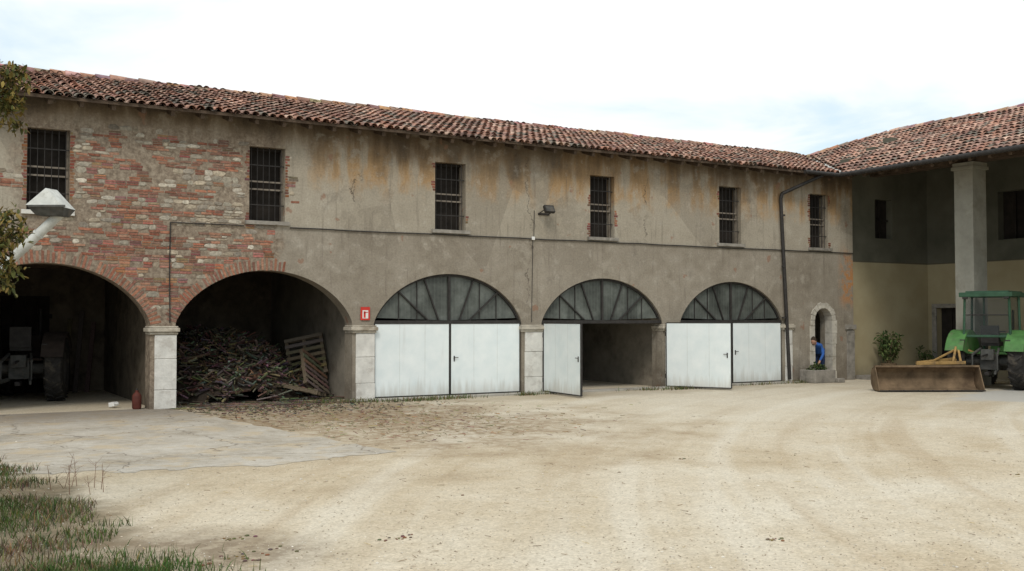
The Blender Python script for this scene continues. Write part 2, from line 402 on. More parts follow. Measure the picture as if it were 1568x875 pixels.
r = (DR[1]-DR[0])/2; c0 = (DR[0]+DR[1])/2
prism([(DR[0], -.2)]+[(c0-r*cos(pi*k/14), DR[2]+r*sin(pi*k/14)) for k in range(15)]+[(DR[1], -.2)], -.4, 1.)
cme = bpy.data.meshes.new('cut'); cme.from_pydata(cut.v, [], cut.f)
bm = bmesh.new(); bm.from_mesh(cme); bmesh.ops.recalc_face_normals(bm, faces=bm.faces); bm.to_mesh(cme); bm.free()
cobj = bpy.data.objects.new('cut', cme); scene.collection.objects.link(cobj)
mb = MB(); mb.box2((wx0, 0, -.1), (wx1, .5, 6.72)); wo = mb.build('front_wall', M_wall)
bo = wo.modifiers.new('b', 'BOOLEAN'); bo.operation = 'DIFFERENCE'; bo.object = cobj; bo.solver = 'EXACT'
dg = bpy.context.evaluated_depsgraph_get()
me2 = bpy.data.meshes.new_from_object(wo.evaluated_get(dg)); wo.modifiers.clear(); wo.data = me2
if not me2.materials: me2.materials.append(M_wall)
bpy.data.objects.remove(cobj); wo.parent = barn
mb = MB()
mb.box2((wx0, 9.1, 0), (31, 9.6, 6.6))
mb.add([(wx0, .5, 0), (wx0, 9.1, 0), (wx0, 9.1, 6.6), (wx0, 4.8, 8.05), (wx0, .5, 6.75), (wx0+.4, .5, 0), (wx0+.4, 9.1, 0), (wx0+.4, 9.1, 6.6), (wx0+.4, 4.8, 8.05), (wx0+.4, .5, 6.75)],
       [(0, 4, 3, 2, 1), (5, 6, 7, 8, 9), (0, 5, 9, 4), (3, 4, 9, 8), (2, 3, 8, 7)])
mb.box2((26.38, .5, 0), (26.77, 9.1, 6.6))
mb.build('outer_walls', M_wall, barn)
mb = MB()
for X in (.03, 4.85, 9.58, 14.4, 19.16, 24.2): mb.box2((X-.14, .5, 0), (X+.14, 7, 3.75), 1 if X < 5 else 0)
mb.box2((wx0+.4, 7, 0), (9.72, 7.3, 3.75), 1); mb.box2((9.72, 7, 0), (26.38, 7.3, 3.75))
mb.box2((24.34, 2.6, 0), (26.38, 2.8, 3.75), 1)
mb.build('inner_walls', [M_inner, M_shade], barn)
mb = MB(); mb.box2((wx0+.4, .5, 3.78), (26.38, 9.1, 4.0))
for k in range(48):
    x = -4.3+k*.64; mb.box2((x, .5, 3.58), (x+.12, 7, 3.78))
for Y in (1.4, 3.2, 5.0): mb.box2((wx0+.4, Y, 3.27), (26.38, Y+.24, 3.575))
mb.build('floor_beams', M_wood, barn)
mb = MB(); mb.box2((wx0+.4, 1.6, 4.0), (26.38, 1.7, 6.7)); mb.build('upper_room_partition', M_dark, barn)
mb = MB()
for k in range(9): mb.box2((.6+k*.3, 6.9+U(-.01, .01), 0), (.6+k*.3+.285, 6.95, 2.6), 0)
mb.box2((.55, 6.86, 2.0), (3.35, 6.9, 2.12), 0); mb.build('plank_doors', M_dark, barn)

# exposed masonry
mb = MB()
BR = [(.31, .125, .08), (.355, .16, .10), (.26, .10, .065), (.38, .19, .125), (.28, .135, .10), (.21, .10, .075)]
ST = [(.47, .425, .345), (.40, .365, .295), (.33, .30, .245), (.53, .485, .405), (.26, .23, .19), (.41, .35, .265), (.29, .24, .18)]
MORT = (.215, .175, .13)
def dull(c, f): return tuple(a*(1-f)+b_*f for a, b_ in zip(c, MORT))
def in_arch(x, z, marg):
    for i, (x0, x1, za) in enumerate(ARC):
        if x0-marg < x < x1+marg:
            xx = max(x0, min(x1, x))
            if z < arch_z(i, xx)+marg: return True
    return False
def in_win(x, z, mx=.03, mz=.1):
    for a, b in WIN:
        if a-mx < x < b+mx and WZ0-mz < z < WZ1+.02: return True
    return False
def masonry_here(x, z):
    n = nz(x*.9, z*.9, 3)*.55+nz(x*3, z*3, 8)*.25
    xr = 7.5 if z < 4.2 else 6.78
    ok = x < xr+n*.7 and x > 2.45-(.5 if z < 3.9 else -.25)+n*.9 and z < 6.1+n*1.1
    if nz(x*1.2, z*1.5, 21) > .26 and z > 3.8: ok = False
    if nz(x*3.2, z*3.6, 33) > .36: ok = False
    if 1.2 < x < 2.06 and 4.75 < z < 5.1: ok = n > -.05
    if 7.6 < x < 7.84+n*.2 and 4.6 < z < 5.8: ok = True
    if x < 1.9 and z < 3.75+n*.2: ok = n > .0
    return ok
def stone_piece(cx, cz, l, h, rot, brick, col, d):
    if brick: base = [(-.5, -.5), (.5, -.5), (.5, .5), (-.5, .5)]
    else: base = [(-.5, -.25), (-.3, -.5), (.28, -.5), (.5, -.2), (.5, .22), (.27, .5), (-.25, .5), (-.5, .2)]
    jl = .05 if brick else .11
    P0 = [((a+U(-jl, jl))*l, (b+U(-jl, jl))*h) for a, b in base]
    ca, sa = cos(rot), sin(rot); n = len(P0)
    def tr(p, s, y): return (cx+(p[0]*ca-p[1]*sa)*s, y, cz+(p[0]*sa+p[1]*ca)*s)
    s = .92 if brick else .78
    vs = [tr(p, 1, .01) for p in P0]+[tr(p, 1, -d*.3) for p in P0]+[tr(p, s, -d) for p in P0]
    fs = [(i, (i+1) % n, n+(i+1) % n, n+i) for i in range(n)]+[(n+i, n+(i+1) % n, 2*n+(i+1) % n, 2*n+i) for i in range(n)]+[tuple(range(2*n, 3*n))]
    mb.add(vs, fs, 0, col)
z = 2.2
while z < 6.6:
    stone_row = R() < .5
    h = U(.09, .14) if stone_row else U(.058, .068)
    x = .0+U(0, .2)
    while x < 8.1:
        pr = nz(x*.6, z*.7, 5)
        brick = (not stone_row) if R() < .75 else (R() < .4)
        if pr > .15 and R() < .6: brick = True
        if pr < -.15 and R() < .6: brick = False
        if z < 3.9 and R() < .6: brick = True
        if x > 6.6 and R() < .6: brick = True
        l = U(.2, .27) if brick else U(.12, .30)
        cx, cz = x+l/2, z+h/2
        if masonry_here(cx, cz) and not in_arch(cx, cz, .30) and not in_win(cx-l/2, cz) and not in_win(cx+l/2, cz) and R() > .12:
            col = random.choice(BR if brick else ST); k = U(.72, 1.15); col = dull(tuple(c*k for c in col), U(0, .6)**1.5)
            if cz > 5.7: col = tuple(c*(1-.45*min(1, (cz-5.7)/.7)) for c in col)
            if brick and h > .08:
                for q in (0, 1):
                    stone_piece(cx, z+h*(.25+.5*q), l-.014, h*.5-.013, U(-.03, .03), True, tuple(c*U(.8, 1.15) for c in col), U(.003, .012))
            else: stone_piece(cx, cz+U(-.006, .006), l-.014, h-.012, U(-.07, .07), brick, col, U(.003, .017))
        x += l
    z += h
for i, lim in ((0, 99), (1, 99), (2, 7.75)):
    pts2 = arch_pts(i, 200); acc = 0
    for k in range(1, 200):
        a, b2 = pts2[k-1], pts2[k]; acc += math.dist(a, b2)
        if acc > .072:
            acc = 0
            if b2[0] > lim+U(-.15, .15): continue
            if R() < .06: continue
            tx, tz = pts2[k+1][0]-pts2[k-1][0], pts2[k+1][1]-pts2[k-1][1]; L = sqrt(tx*tx+tz*tz); nx_, nz_ = -tz/L, tx/L
            ln = U(.20, .29); col = dull(random.choice(BR), U(.0, .4)); q = U(.75, 1.15)
            stone_piece(b2[0]+nx_*(ln/2+.002), b2[1]+nz_*(ln/2+.002), .056, ln, atan2(tz, tx)+U(-.03, .03), True, tuple(cc_*q for cc_ in col), U(.004, .012))
for wi, (a, b2) in enumerate(WIN):
    zz = WZ0+.02
    while zz < WZ1:
        for xx, sgn in ((a, -1), (b2, 1)):
            if wi in (1, 2) and nz(wi*3.1+sgn, zz*1.1, 4) > -.1 or wi > 2 and nz(wi*3.1+sgn, zz*2.1, 4) > .22:
                ln = U(.04, .11); stone_piece(xx+sgn*(ln/2+.002), zz, ln, .052, 0, True, tuple(c*U(.5, .8) for c in random.choice(BR)), U(.002, .006))
        zz += .066
mb.build('exposed_masonry', M_mas, barn)

# pillars of pale stone with capitals
mb = MB()
PIL = [(-.28, .35), (4.58, 5.12), (9.30, 9.86), (14.09, 14.71), (18.84, 19.49), (23.60, 23.98)]
for pi_, (a, b2) in enumerate(PIL):
    zs = [0, .52+U(-.1, .1), 1.12+U(-.1, .1), 1.64]
    for q in range(3):
        ins = U(-.004, .006); aa = a+.09+ins
        bb = b2+.022 if pi_ < 5 else b2
        mb.box2((aa, -.035-ins, zs[q]+.003), (bb+ins, .30, zs[q+1]-.003), 0)
    mb.box2((a-.02, -.06, 1.643), (b2+.045, .45, 1.70), 1)
    mb.box2((a-.06, -.10, 1.703), (b2+.08, .46, 1.79), 1)
    mb.box2((a-.03, -.07, 1.793), (b2+.05, .45, 1.83), 1)
mb.box2((26.45, -.035, .0), (26.80, .14, 1.62), 2); mb.box2((26.38, -.08, 1.64), (26.84, .14, 1.80), 2)
mb.build('stone_pillars', [M_stone, M_plain('capital_stone', (.44, .40, .33), .9, .25, 5, bump=.5, bscale=25, dirt=(.22, .18, .13)), M_greystone], barn, bevel=.012)
mb = MB()
for k in range(9):
    a0 = pi*k/9+.01; a1 = pi*(k+1)/9-.01; r0 = .39; r1 = .56+.03*(k % 2)
    vs = []
    for yy in (-.03, .3):
        for aa, rr in ((a0, r0), (a1, r0), (a1, r1), (a0, r1)): vs.append((c0-rr*cos(aa), yy, DR[2]+rr*sin(aa)))
    mb.add(vs, [(0, 1, 2, 3), (7, 6, 5, 4), (0, 4, 5, 1), (1, 5, 6, 2), (2, 6, 7, 3), (3, 7, 4, 0)])
for s_, X in ((-1, DR[0]), (1, DR[1])):
    z = 0
    while z < 1.9:
        h = min(U(.3, .5), 1.94-z); wd = U(.15, .22)
        xa, xb = (X-wd, X+.01) if s_ < 0 else (X-.01, X+wd)
        mb.box2((xa, -.03+U(-.005, .005), z+.004), (xb, .3, z+h-.004)); z += h
mb.build('arched_doorway_surround', M_plain('doorway_stone', (.48, .45, .39), .9, .2, 5, bump=.5, bscale=25, dirt=(.27, .24, .19)), barn, bevel=.01)

# windows
M_rail = M_plain('weathered_frame', (.22, .19, .155), .85, .25, 8)
for wi, (a, b2) in enumerate(WIN):
    mb = MB(); 
    mb.box2((a-.10, -.08, WZ0-.09), (b2+.10, .25, WZ0-.003), 1)
    w_ = b2-a; yb = .10
    for k in range(6):
        x = a+w_*(k+.5)/6; mb.cyl((x, yb, WZ0-.01), (x, yb, WZ1+.01), .009, seg=6, mi=0)
    for z in (WZ0+.38, WZ1-.42): mb.box2((a-.01, yb-.016, z-.010), (b2+.01, yb+.016, z+.010), 0)
    zc = (WZ0+WZ1)/2-.02
    for z in (zc+.09, zc-.09): mb.box2((a-.01, .17, z-.018), (b2+.01, .22, z+.018), 2)
    mb.box2((a, .2, WZ0), (a+.045, .26, WZ1), 3); mb.box2((b2-.045, .2, WZ0), (b2, .26, WZ1), 2)
    mb.box2((a+.045, .2, WZ1-.06), (b2-.045, .26, WZ1), 3)
    mb.box2((a-.1, .38, WZ0-.1), (b2+.1, .40, WZ1+.1), 3)  # near-black sheet in the opening stands in for the unlit room
    mb.build('barred_window', [M_iron, M_greystone if wi > 1 else M_stone, M_rail, M_dark], barn)

def fanlight(i):
    mb = MB(); x0, x1, za = ARC[i]; c = (x0+x1)/2; zl = 1.95
    pr = [p for p in arch_pts(i, 48, .0) if p[1] > zl]
    n = len(pr)
    mb.add([(c, .14, zl)]+[(x, .14, z+.02) for x, z in pr], [(0, k+1, k+2) for k in range(n-1)], 0)
    for k in range(n-1):
        a, b_ = pr[k], pr[k+1]
        def inn(p): 
            d = Vector((c-p[0], 2.0-p[1])); d.normalize(); return (p[0]+d.x*.06, p[1]+d.y*.06)
        ai, bi = inn(a), inn(b_)
        mb.add([(a[0], .08, a[1]), (b_[0], .08, b_[1]), (bi[0], .08, bi[1]), (ai[0], .08, ai[1]), (ai[0], .14, ai[1]), (bi[0], .14, bi[1])], [(0, 1, 2, 3), (3, 2, 5, 4)], 1)
    mb.box2((x0+.0, .04, zl-.09), (x1, .16, zl+.0), 1)
    zt = arch_z(i, c)
    mb.box2((c-.03, .075, zl), (c+.03, .13, zt), 1)
    for dx, tx in ((.30, .72), (.60, 1.45)):
        for s_ in (-1, 1):
            X = c+s_*tx; mb.bar((c+s_*dx, .10, zl+.01), (X, .10, arch_z(i, X)), .04, .035, 1)
    for s_ in (-1, 1):
        for tt in (.9, 1.4):
            X = c+s_*tt; mb.box2((X-.009, .11, zl), (X+.009, .135, arch_z(i, X)), 1)
    mb.build('fanlight', [M_pane, M_iron], barn)
def leaf(x, y, length, ang, name, handle=1, flip=1):
    mb = MB(); z0, z1 = .07, 1.86
    mb.box2((.03, -.02, z0), (length-.015, .02, z1), 0)
    mb.box2((0, -.028, z0-.02), (.03, .028, z1+.01), 1); mb.box2((length-.02, -.028, z0-.02), (length, .028, z1+.01), 1)
    mb.box2((.03, -.028, z0-.03), (length-.02, .028, z0-.002), 1); mb.box2((.03, -.026, z1+.002), (length-.02, .026, z1+.03), 1)
    n = 3
    for k in range(1, n): 
        X = length*k/n; mb.box2((X-.003, -.0215, z0+.01), (X+.003, -.02, z1-.01), 2)
    if handle:
        hx = length-.12 if handle > 0 else .12
        mb.box2((hx-.015, -.035, .9), (hx+.015, -.02, 1.04), 1); mb.cyl((hx, -.06, 1.0), (hx+.1*(-handle), -.06, 1.0), .01, seg=6, mi=1); mb.cyl((hx, -.02, 1.0), (hx, -.065, 1.0), .01, seg=6, mi=1)
    for z in (.35, 1.55): mb.cyl((0, -.03, z-.06), (0, -.03, z+.06), .018, seg=8, mi=1)
    return mb.build(name, [M_white, M_iron, M_galv], barn, loc=(x, y, 0), rot=(0, 0, ang))
for i in (3, 4, 5): fanlight(i)
for i in (3, 5):
    x0, x1, _ = ARC[i]; c = (x0+x1)/2; L = c-x0-.03
    leaf(x0+.022, .07, L, 0, 'door_leaf', 0); 
    leaf(c+.004, .07, L, 0, 'door_leaf', -1)
leaf(14.76, -.05, 2.03, atan2(-2.03, -.16), 'door_leaf', 1)
leaf(18.86, -.13, 1.95, atan2(-1.64, .93), 'door_leaf', 1)

mb = MB(); mb.box2((9.2, -.42, -.02), (23.9, -.04, .045)); mb.build('concrete_threshold', M_conc, barn, bevel=.01)

mb = MB()
def wav(x0, x1, z, r_):
    n = int((x1-x0)/.8)+1; ps = [(x0+(x1-x0)*k/n, -.03, z+U(-.008, .008)) for k in range(n+1)]; mb.tube(ps, r_, 6)
wav(7.72, 26.76, 4.135, .016)
wav(4.98, 6.62, 4.14, .013); mb.tube([(4.98, -.03, 4.14), (4.97, -.035, 3.0), (4.99, -.035, 1.9)], .013, 6)
mb.tube([(14.45, -.03, 4.13), (14.47, -.03, 4.9)], .008, 6); mb.tube([(14.42, -.03, 4.13), (14.38, -.03, 1.9)], .008, 6)
mb.build('wall_conduit', M_iron, barn)
mb = MB(); mb.tube([(24.75, -.62, 6.5), (24.5, -.5, 6.38), (23.5, -.12, 5.9), (23.46, -.1, 5.75), (23.66, -.1, 2.2), (23.78, -.1, .1)], .055, 10)
for z in (5.2, 3.6, 2.0): mb.cyl((23.56, -.1, z), (23.56, -.1, z+.05), .068, seg=10)
mb.build('downpipe', M_iron, barn, smooth=True)
mb = MB(); mb.box((14.43, -.035, 4.15), (.09, .05, .09)); mb.build('junction_box', M_wht, barn, bevel=.01)

# ------------------------------------------------------------------ roofs
TC = [(.36, .19, .135), (.41, .235, .17), (.29, .155, .12), (.43, .27, .205), (.37, .225, .17), (.24, .155, .125), (.47, .33, .255), (.32, .20, .16)]
def tiles(name, O, u, v, wdt, length, clip, parent, sp=.205, pitch=.36, seed=1):
    rnd = random.Random(seed); mb = MB(); O, u, v = Vector(O), Vector(u).normalized(), Vector(v).normalized(); nrm = u.cross(v).normalized()
    if nrm.z < 0: nrm = -nrm
    S = 5
    for i in range(int(wdt/sp)):
        cj = rnd.uniform(-.012, .012)
        for j in range(int(length/pitch)+1):
            uu = (i+.5)*sp+cj+rnd.uniform(-.016, .016); v0 = j*pitch-.04+rnd.uniform(-.035, .035)
            p = O+u*uu+v*v0
            if not clip(p.x, p.y): continue
            und = .05*mnoise.noise(Vector((p.x*.35, p.y*.35, seed)))+.022*mnoise.noise(Vector((p.x*1.3, p.y*1.3, seed+4)))
            sk = rnd.uniform(-.025, .025)
            r0, r1 = rnd.uniform(.088, .1), .074
            vs = []
            for vv, rr, lift, k in ((0, r0, .045, 0), (.42, r1, .01, 1)):
                cpt = p+v*vv+u*(sk*k)+nrm*(lift+und)
                for s_ in range(S+1):
                    a = pi*s_/S; vs.append(cpt+u*(rr*cos(a))+nrm*(rr*.82*sin(a)))
            q = len(vs)
            cpt = p+nrm*(.045+und)+v*.0
            for s_ in range(S+1):
                a = pi*s_/S; vs.append(cpt+u*((r0-.016)*cos(a))+nrm*((r0-.016)*.82*sin(a))+v*.002)
            fs = [(s_, s_+1, S+2+s_, S+1+s_) for s_ in range(S)]+[(q+s_, q+s_+1, s_+1, s_) for s_ in range(S)]
            pat = mnoise.noise(Vector((p.x*.5, p.y*.5, 9)))
            col = rnd.choice(TC); k = rnd.uniform(.70, 1.15)*(1+.4*pat)
            if rnd.random() < .14: col = (.19, .165, .135)
            col = tuple(c*k for c in col)
            mb.add(vs, fs, 0, col)
            pc = p+u*(sp/2); vs = []
            for vv, rr in ((.03, .082), (.42, .07)):
                cpt = pc+v*vv+nrm*(.065+und-.02*(vv > .1))
                for s_ in range(4):
                    a = pi+pi*s_/3; vs.append(cpt+u*(rr*cos(a))+nrm*(rr*.7*sin(a)))
            mb.add(vs, [(s_, s_+1, 5+s_, 4+s_) for s_ in range(3)], 0, tuple(c*.85 for c in col))
    return mb.build(name, M_tile, parent, smooth=True, ang=60)
EY, EZ = -.62, 6.58; RY, RZ = 4.8, 8.2
sl_ = (RZ-EZ)/(RY-EY)
WX, WRX, WRZ = 25.55, 31.2, 8.86
sw = (WRZ-EZ)/(WRX-WX)
def valleyX(y): return WX+(y-EY)*sl_/sw
HY = 2.2
tiles('roof_tiles', (wx0-.3, EY, EZ), (1, 0, 0), (0, RY-EY, RZ-EZ), 36, sqrt((RY-EY)**2+(RZ-EZ)**2)-.3, lambda x, y: x < valleyX(y)-.02 and y < RY-.2, barn, seed=3)
tiles('roof_tiles', (31, RY*2-EY, EZ), (-1, 0, 0), (0, -(RY-EY), RZ-EZ), 36.3, 5.4, lambda x, y: y > RY+.2, barn, seed=5, pitch=.36)
mb = MB()
def sheet(P4): mb.add(P4, [tuple(range(len(P4)))], 0)
sheet([(wx0-.3, EY+.03, EZ+.01), (valleyX(EY)+.1, EY+.03, EZ+.01), (valleyX(RY)+.2, RY, RZ), (wx0-.3, RY, RZ)])
sheet([(wx0-.3, RY, RZ), (31, RY, RZ), (31, 2*RY-EY, EZ), (wx0-.3, 2*RY-EY, EZ)])
mb.build('roof_deck', M_under, barn)
mb = MB(); sheet([(wx0-.3, EY+.05, EZ-.035), (valleyX(EY), EY+.05, EZ-.035), (valleyX(.6), .6, EZ-.035+sl_*(.55-EY)), (wx0-.3, .6, EZ-.035+sl_*(.55-EY))])
x = wx0
while x < 25.6:
    mb.bar((x+U(-.02, .02), EY+.1, EZ-.10), (x+U(-.02, .02), .2, EZ-.10+sl_*(.1-EY)), .085, .11, 0); x += .62
mb.box2((wx0-.3, EY+.02, EZ-.05), (25.5, EY+.045, EZ+.02), 0)
mb.build('eaves_rafters', M_wood, barn)
def ridge(name, p0, p1, parent, r_=.12):
    mb = MB(); p0, p1 = Vector(p0), Vector(p1); d = p1-p0; L = d.length; d.normalize(); n = int(L/.36)
    for k in range(n):
        a = p0+d*(k*.36)+Vector((0, 0, U(-.015, .015)+.06*nz(k*.13, L))); b_ = a+d*.42+Vector((0, 0, -.01))
        mb.cyl(a, b_, r_*U(.95, 1.08), r_*.88, 10, 0, tuple(c*U(.8, 1.2) for c in random.choice(TC)))
    mb.build(name, M_tile, parent, smooth=True)
ridge('ridge_tiles', (wx0-.3, RY, RZ+.02), (29.6, RY, RZ+.02), barn)

# ------------------------------------------------------------------ portico wing
wing = empty('portico_wing')
YS = -34
tiles('wing_roof_tiles', (WX, 8, EZ), (0, -1, 0), (WRX-WX, 0, WRZ-EZ), 42, sqrt((WRX-WX)**2+(WRZ-EZ)**2)-.3, lambda x, y: (y < EY or x > valleyX(y)+.05) and x < WRX-.15 and y < HY+(WRX-x)-.1, wing, seed=11)
mb = MB()
sheet([(WX+.03, YS, EZ+.01), (WRX, YS, WRZ), (WRX, HY, WRZ), (27.9, 5.5, EZ+sw*(27.9-WX)), (WX+.03, EY, EZ+.01)])
sheet([(WRX, YS, WRZ), (36.8, YS, EZ), (36.8, 7.8, EZ), (WRX, HY, WRZ)])
sheet([(WRX, HY, WRZ-.01), (36.8, 7.8, EZ), (WX, 7.8, EZ)])
mb.build('wing_roof_deck', M_under, wing)
ridge('wing_ridge_tiles', (WRX, YS, WRZ+.02), (WRX, HY, WRZ+.02), wing)
ridge('wing_hip_tiles', (WRX, HY, WRZ+.02), (28.0, HY+3.2, WRZ-3.2*sw+.02), wing, .11)
mb = MB(); mb.bar((valleyX(EY)-.05, EY-.05, EZ+.06), (valleyX(3.9), 3.9, EZ+.06+sl_*(3.9-EY)), .22, .015); mb.build('valley_flashing', M_galv, wing)
mb = MB()
mb.box2((27.62, YS, 6.72), (27.98, -.02, 7.06), 0)
y = YS+.3
while y < -.5:
    mb.bar((WX+.1, y, EZ-.09), (30.7, y, EZ-.09+sw*(30.6-WX)), .10, .13, 0); y += .62
sheet([(WX+.05, YS, EZ-.02), (WX+.05, -.1, EZ-.02), (30.8, -.1, EZ-.02+sw*(30.75-WX)), (30.8, YS, EZ-.02+sw*(30.75-WX))])
mb.build('wing_rafters', M_wood, wing)
mb = MB(); mb.cyl((WX-.07, YS, EZ-.02), (WX-.07, EY-.1, EZ-.02), .075, seg=12); mb.cyl((23.9, EY-.08, EZ-.03), (WX-.05, EY-.08, EZ-.03), .065, seg=12)
mb.build('gutter', M_iron, wing, smooth=True)
M_col = M_plain('column_plaster', (.32, .31, .265), .9, .15, 2, bump=.3, bscale=20, dirt=(.23, .215, .175))
for yc in (-3.64, -8.2, -12.8, -17.4, -22, -26.6, -31.2):
    mb = MB(); mb.box2((27.48, yc-.32, .0), (28.12, yc+.32, 6.5)); mb.box2((27.42, yc-.38, 6.50), (28.18, yc+.38, 6.60)); mb.box2((27.45, yc-.35, 6.60), (28.15, yc+.35, 6.72)); mb.box2((27.43, yc-.37, 0), (28.17, yc+.37, .25))
    mb.build('column', M_col, wing, bevel=.01)
def wingwall():
    m, g, b = newmat('portico_plaster')
    P = g.pos(); x, y, z = g.sep(P); n1 = g.noise(P, .8, 5, .6); n2 = g.noise(P, 5, 4, .6)
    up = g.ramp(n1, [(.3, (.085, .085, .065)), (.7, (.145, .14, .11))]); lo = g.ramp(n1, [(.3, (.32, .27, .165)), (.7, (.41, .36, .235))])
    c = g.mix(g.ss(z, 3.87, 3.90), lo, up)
    c = g.mix(g.ss(g.m('ABSOLUTE', g.m('SUBTRACT', z, 3.89)), .03, .01, 0., .8), c, (.10, .09, .065, 1))
    c = g.mix(g.ss(g.m('ADD', z, g.m('MULTIPLY', n2, .6)), .9, .3, 0., .6), c, (.19, .17, .13, 1))
    g.put(b.inputs['Base Color'], c); b.inputs['Roughness'].default_value = .93; b.inputs['Specular IOR Level'].default_value = .1
    g.put(b.inputs['Normal'], g.bump(n2, .3, .02)); return m
M_ww = wingwall()
mb = MB()
mb.box2((26.79, .15, 0), (28.04, .5, 7.3)); mb.box2((28.9, .15, 0), (30.7, .5, 8.2)); mb.box2((28.04, .15, 0), (28.9, .5, 4.7)); mb.box2((28.04, .15, 6.03), (28.9, .5, 7.8))
mb.box2((30.7, -.2, 0), (31.1, .15, 8.4)); mb.box2((30.7, -1.06, 2.36), (31.1, -.2, 8.4)); mb.box2((30.7, -2.57, 0), (31.1, -1.06, 8.4))
mb.box2((30.7, -3.5, 0), (31.1, -2.57, 4.57)); mb.box2((30.7, -3.5, 6.14), (31.1, -2.57, 8.4)); mb.box2((30.7, YS, 0), (31.1, -3.5, 8.4))
mb.box2((36.2, YS, 0), (36.6, 7.5, 6.6)); mb.box2((31.1, YS, 0), (36.2, YS+.4, 6.6)); mb.box2((31.1, 7.1, 0), (36.2, 7.5, 6.6))
mb.build('wing_walls', M_ww, wing)
mb = MB(); mb.box2((30.95, -1.06, 0), (31.0, -.2, 2.36)); mb.box2((30.9, -.65, 0), (30.95, -.61, 2.36)); mb.box2((31.0, -3.5, 4.57), (31.05, -2.57, 6.14)); mb.box2((28.04, .4, 4.7), (28.9, .45, 6.03))
mb.box2((30.92, -3.06, 4.57), (30.99, -3.0, 6.14)); mb.box2((28.44, .33, 4.7), (28.5, .4, 6.03)); mb.box2((28.04, .33, 5.3), (28.44, .39, 5.36)); mb.box2((28.5, .33, 5.3), (28.9, .39, 5.36))
mb.build('wing_door_and_shutters', M_dark, wing)
mb = MB(); mb.box2((30.66, -1.25, 2.36), (30.72, -.02, 2.5)); mb.box2((30.66, -1.25, 0), (30.72, -1.06, 2.36)); mb.box2((30.66, -.2, 0), (30.72, -.02, 2.36)); mb.box2((27.0, -.75, -.02), (30.68, .14, .13))
mb.build('portico_kerb', M_greystone, wing, bevel=.01)

# ------------------------------------------------------------------ tractor
def wheel(mb, c, r_, wd, rim_r, lugs, seg=36):
    h = wd/2
    prof = [(-h*.75, rim_r), (-h, rim_r+.05), (-h, r_*.86), (-h*.8, r_*.95), (0, r_*.97), (h*.8, r_*.95), (h, r_*.86), (h, rim_r+.05), (h*.75, rim_r)]
    mb.lathe(prof, c, seg, 1)
    mb.lathe([(-h*.75, rim_r+.005), (-h*.62, rim_r-.03), (-h*.25, rim_r*.8), (-h*.2, rim_r*.35), (-h*.45, rim_r*.3), (-h*.5, .0)], c, seg, 2)
    mb.lathe([(h*.75, rim_r+.005), (h*.62, rim_r-.03), (h*.25, rim_r*.8), (h*.2, rim_r*.35), (h*.45, rim_r*.3), (h*.5, .0)], c, seg, 2)
    for k in range(lugs):
        for s_ in (-1, 1):
            a = 2*pi*(k+(.5 if s_ > 0 else 0))/lugs
            M = Matrix.Translation(c) @ Matrix.Rotation(a, 4, 'X') @ Matrix.Translation((s_*h*.5, 0, r_*.975)) @ Matrix.Rotation(s_*.65, 4, 'Z')
            mb.box((0, 0, 0), (h*1.05, r_*.055, r_*.06), 1, M=M)
    for k in range(8):
        a = 2*pi*k/8
        for s_ in (-1, 1): mb.cyl((c[0]+s_*h*.2, c[1]+rim_r*.5*cos(a), c[2]+rim_r*.5*sin(a)), (c[0]+s_*h*.34, c[1]+rim_r*.5*cos(a), c[2]+rim_r*.5*sin(a)), .018, seg=6, mi=4)
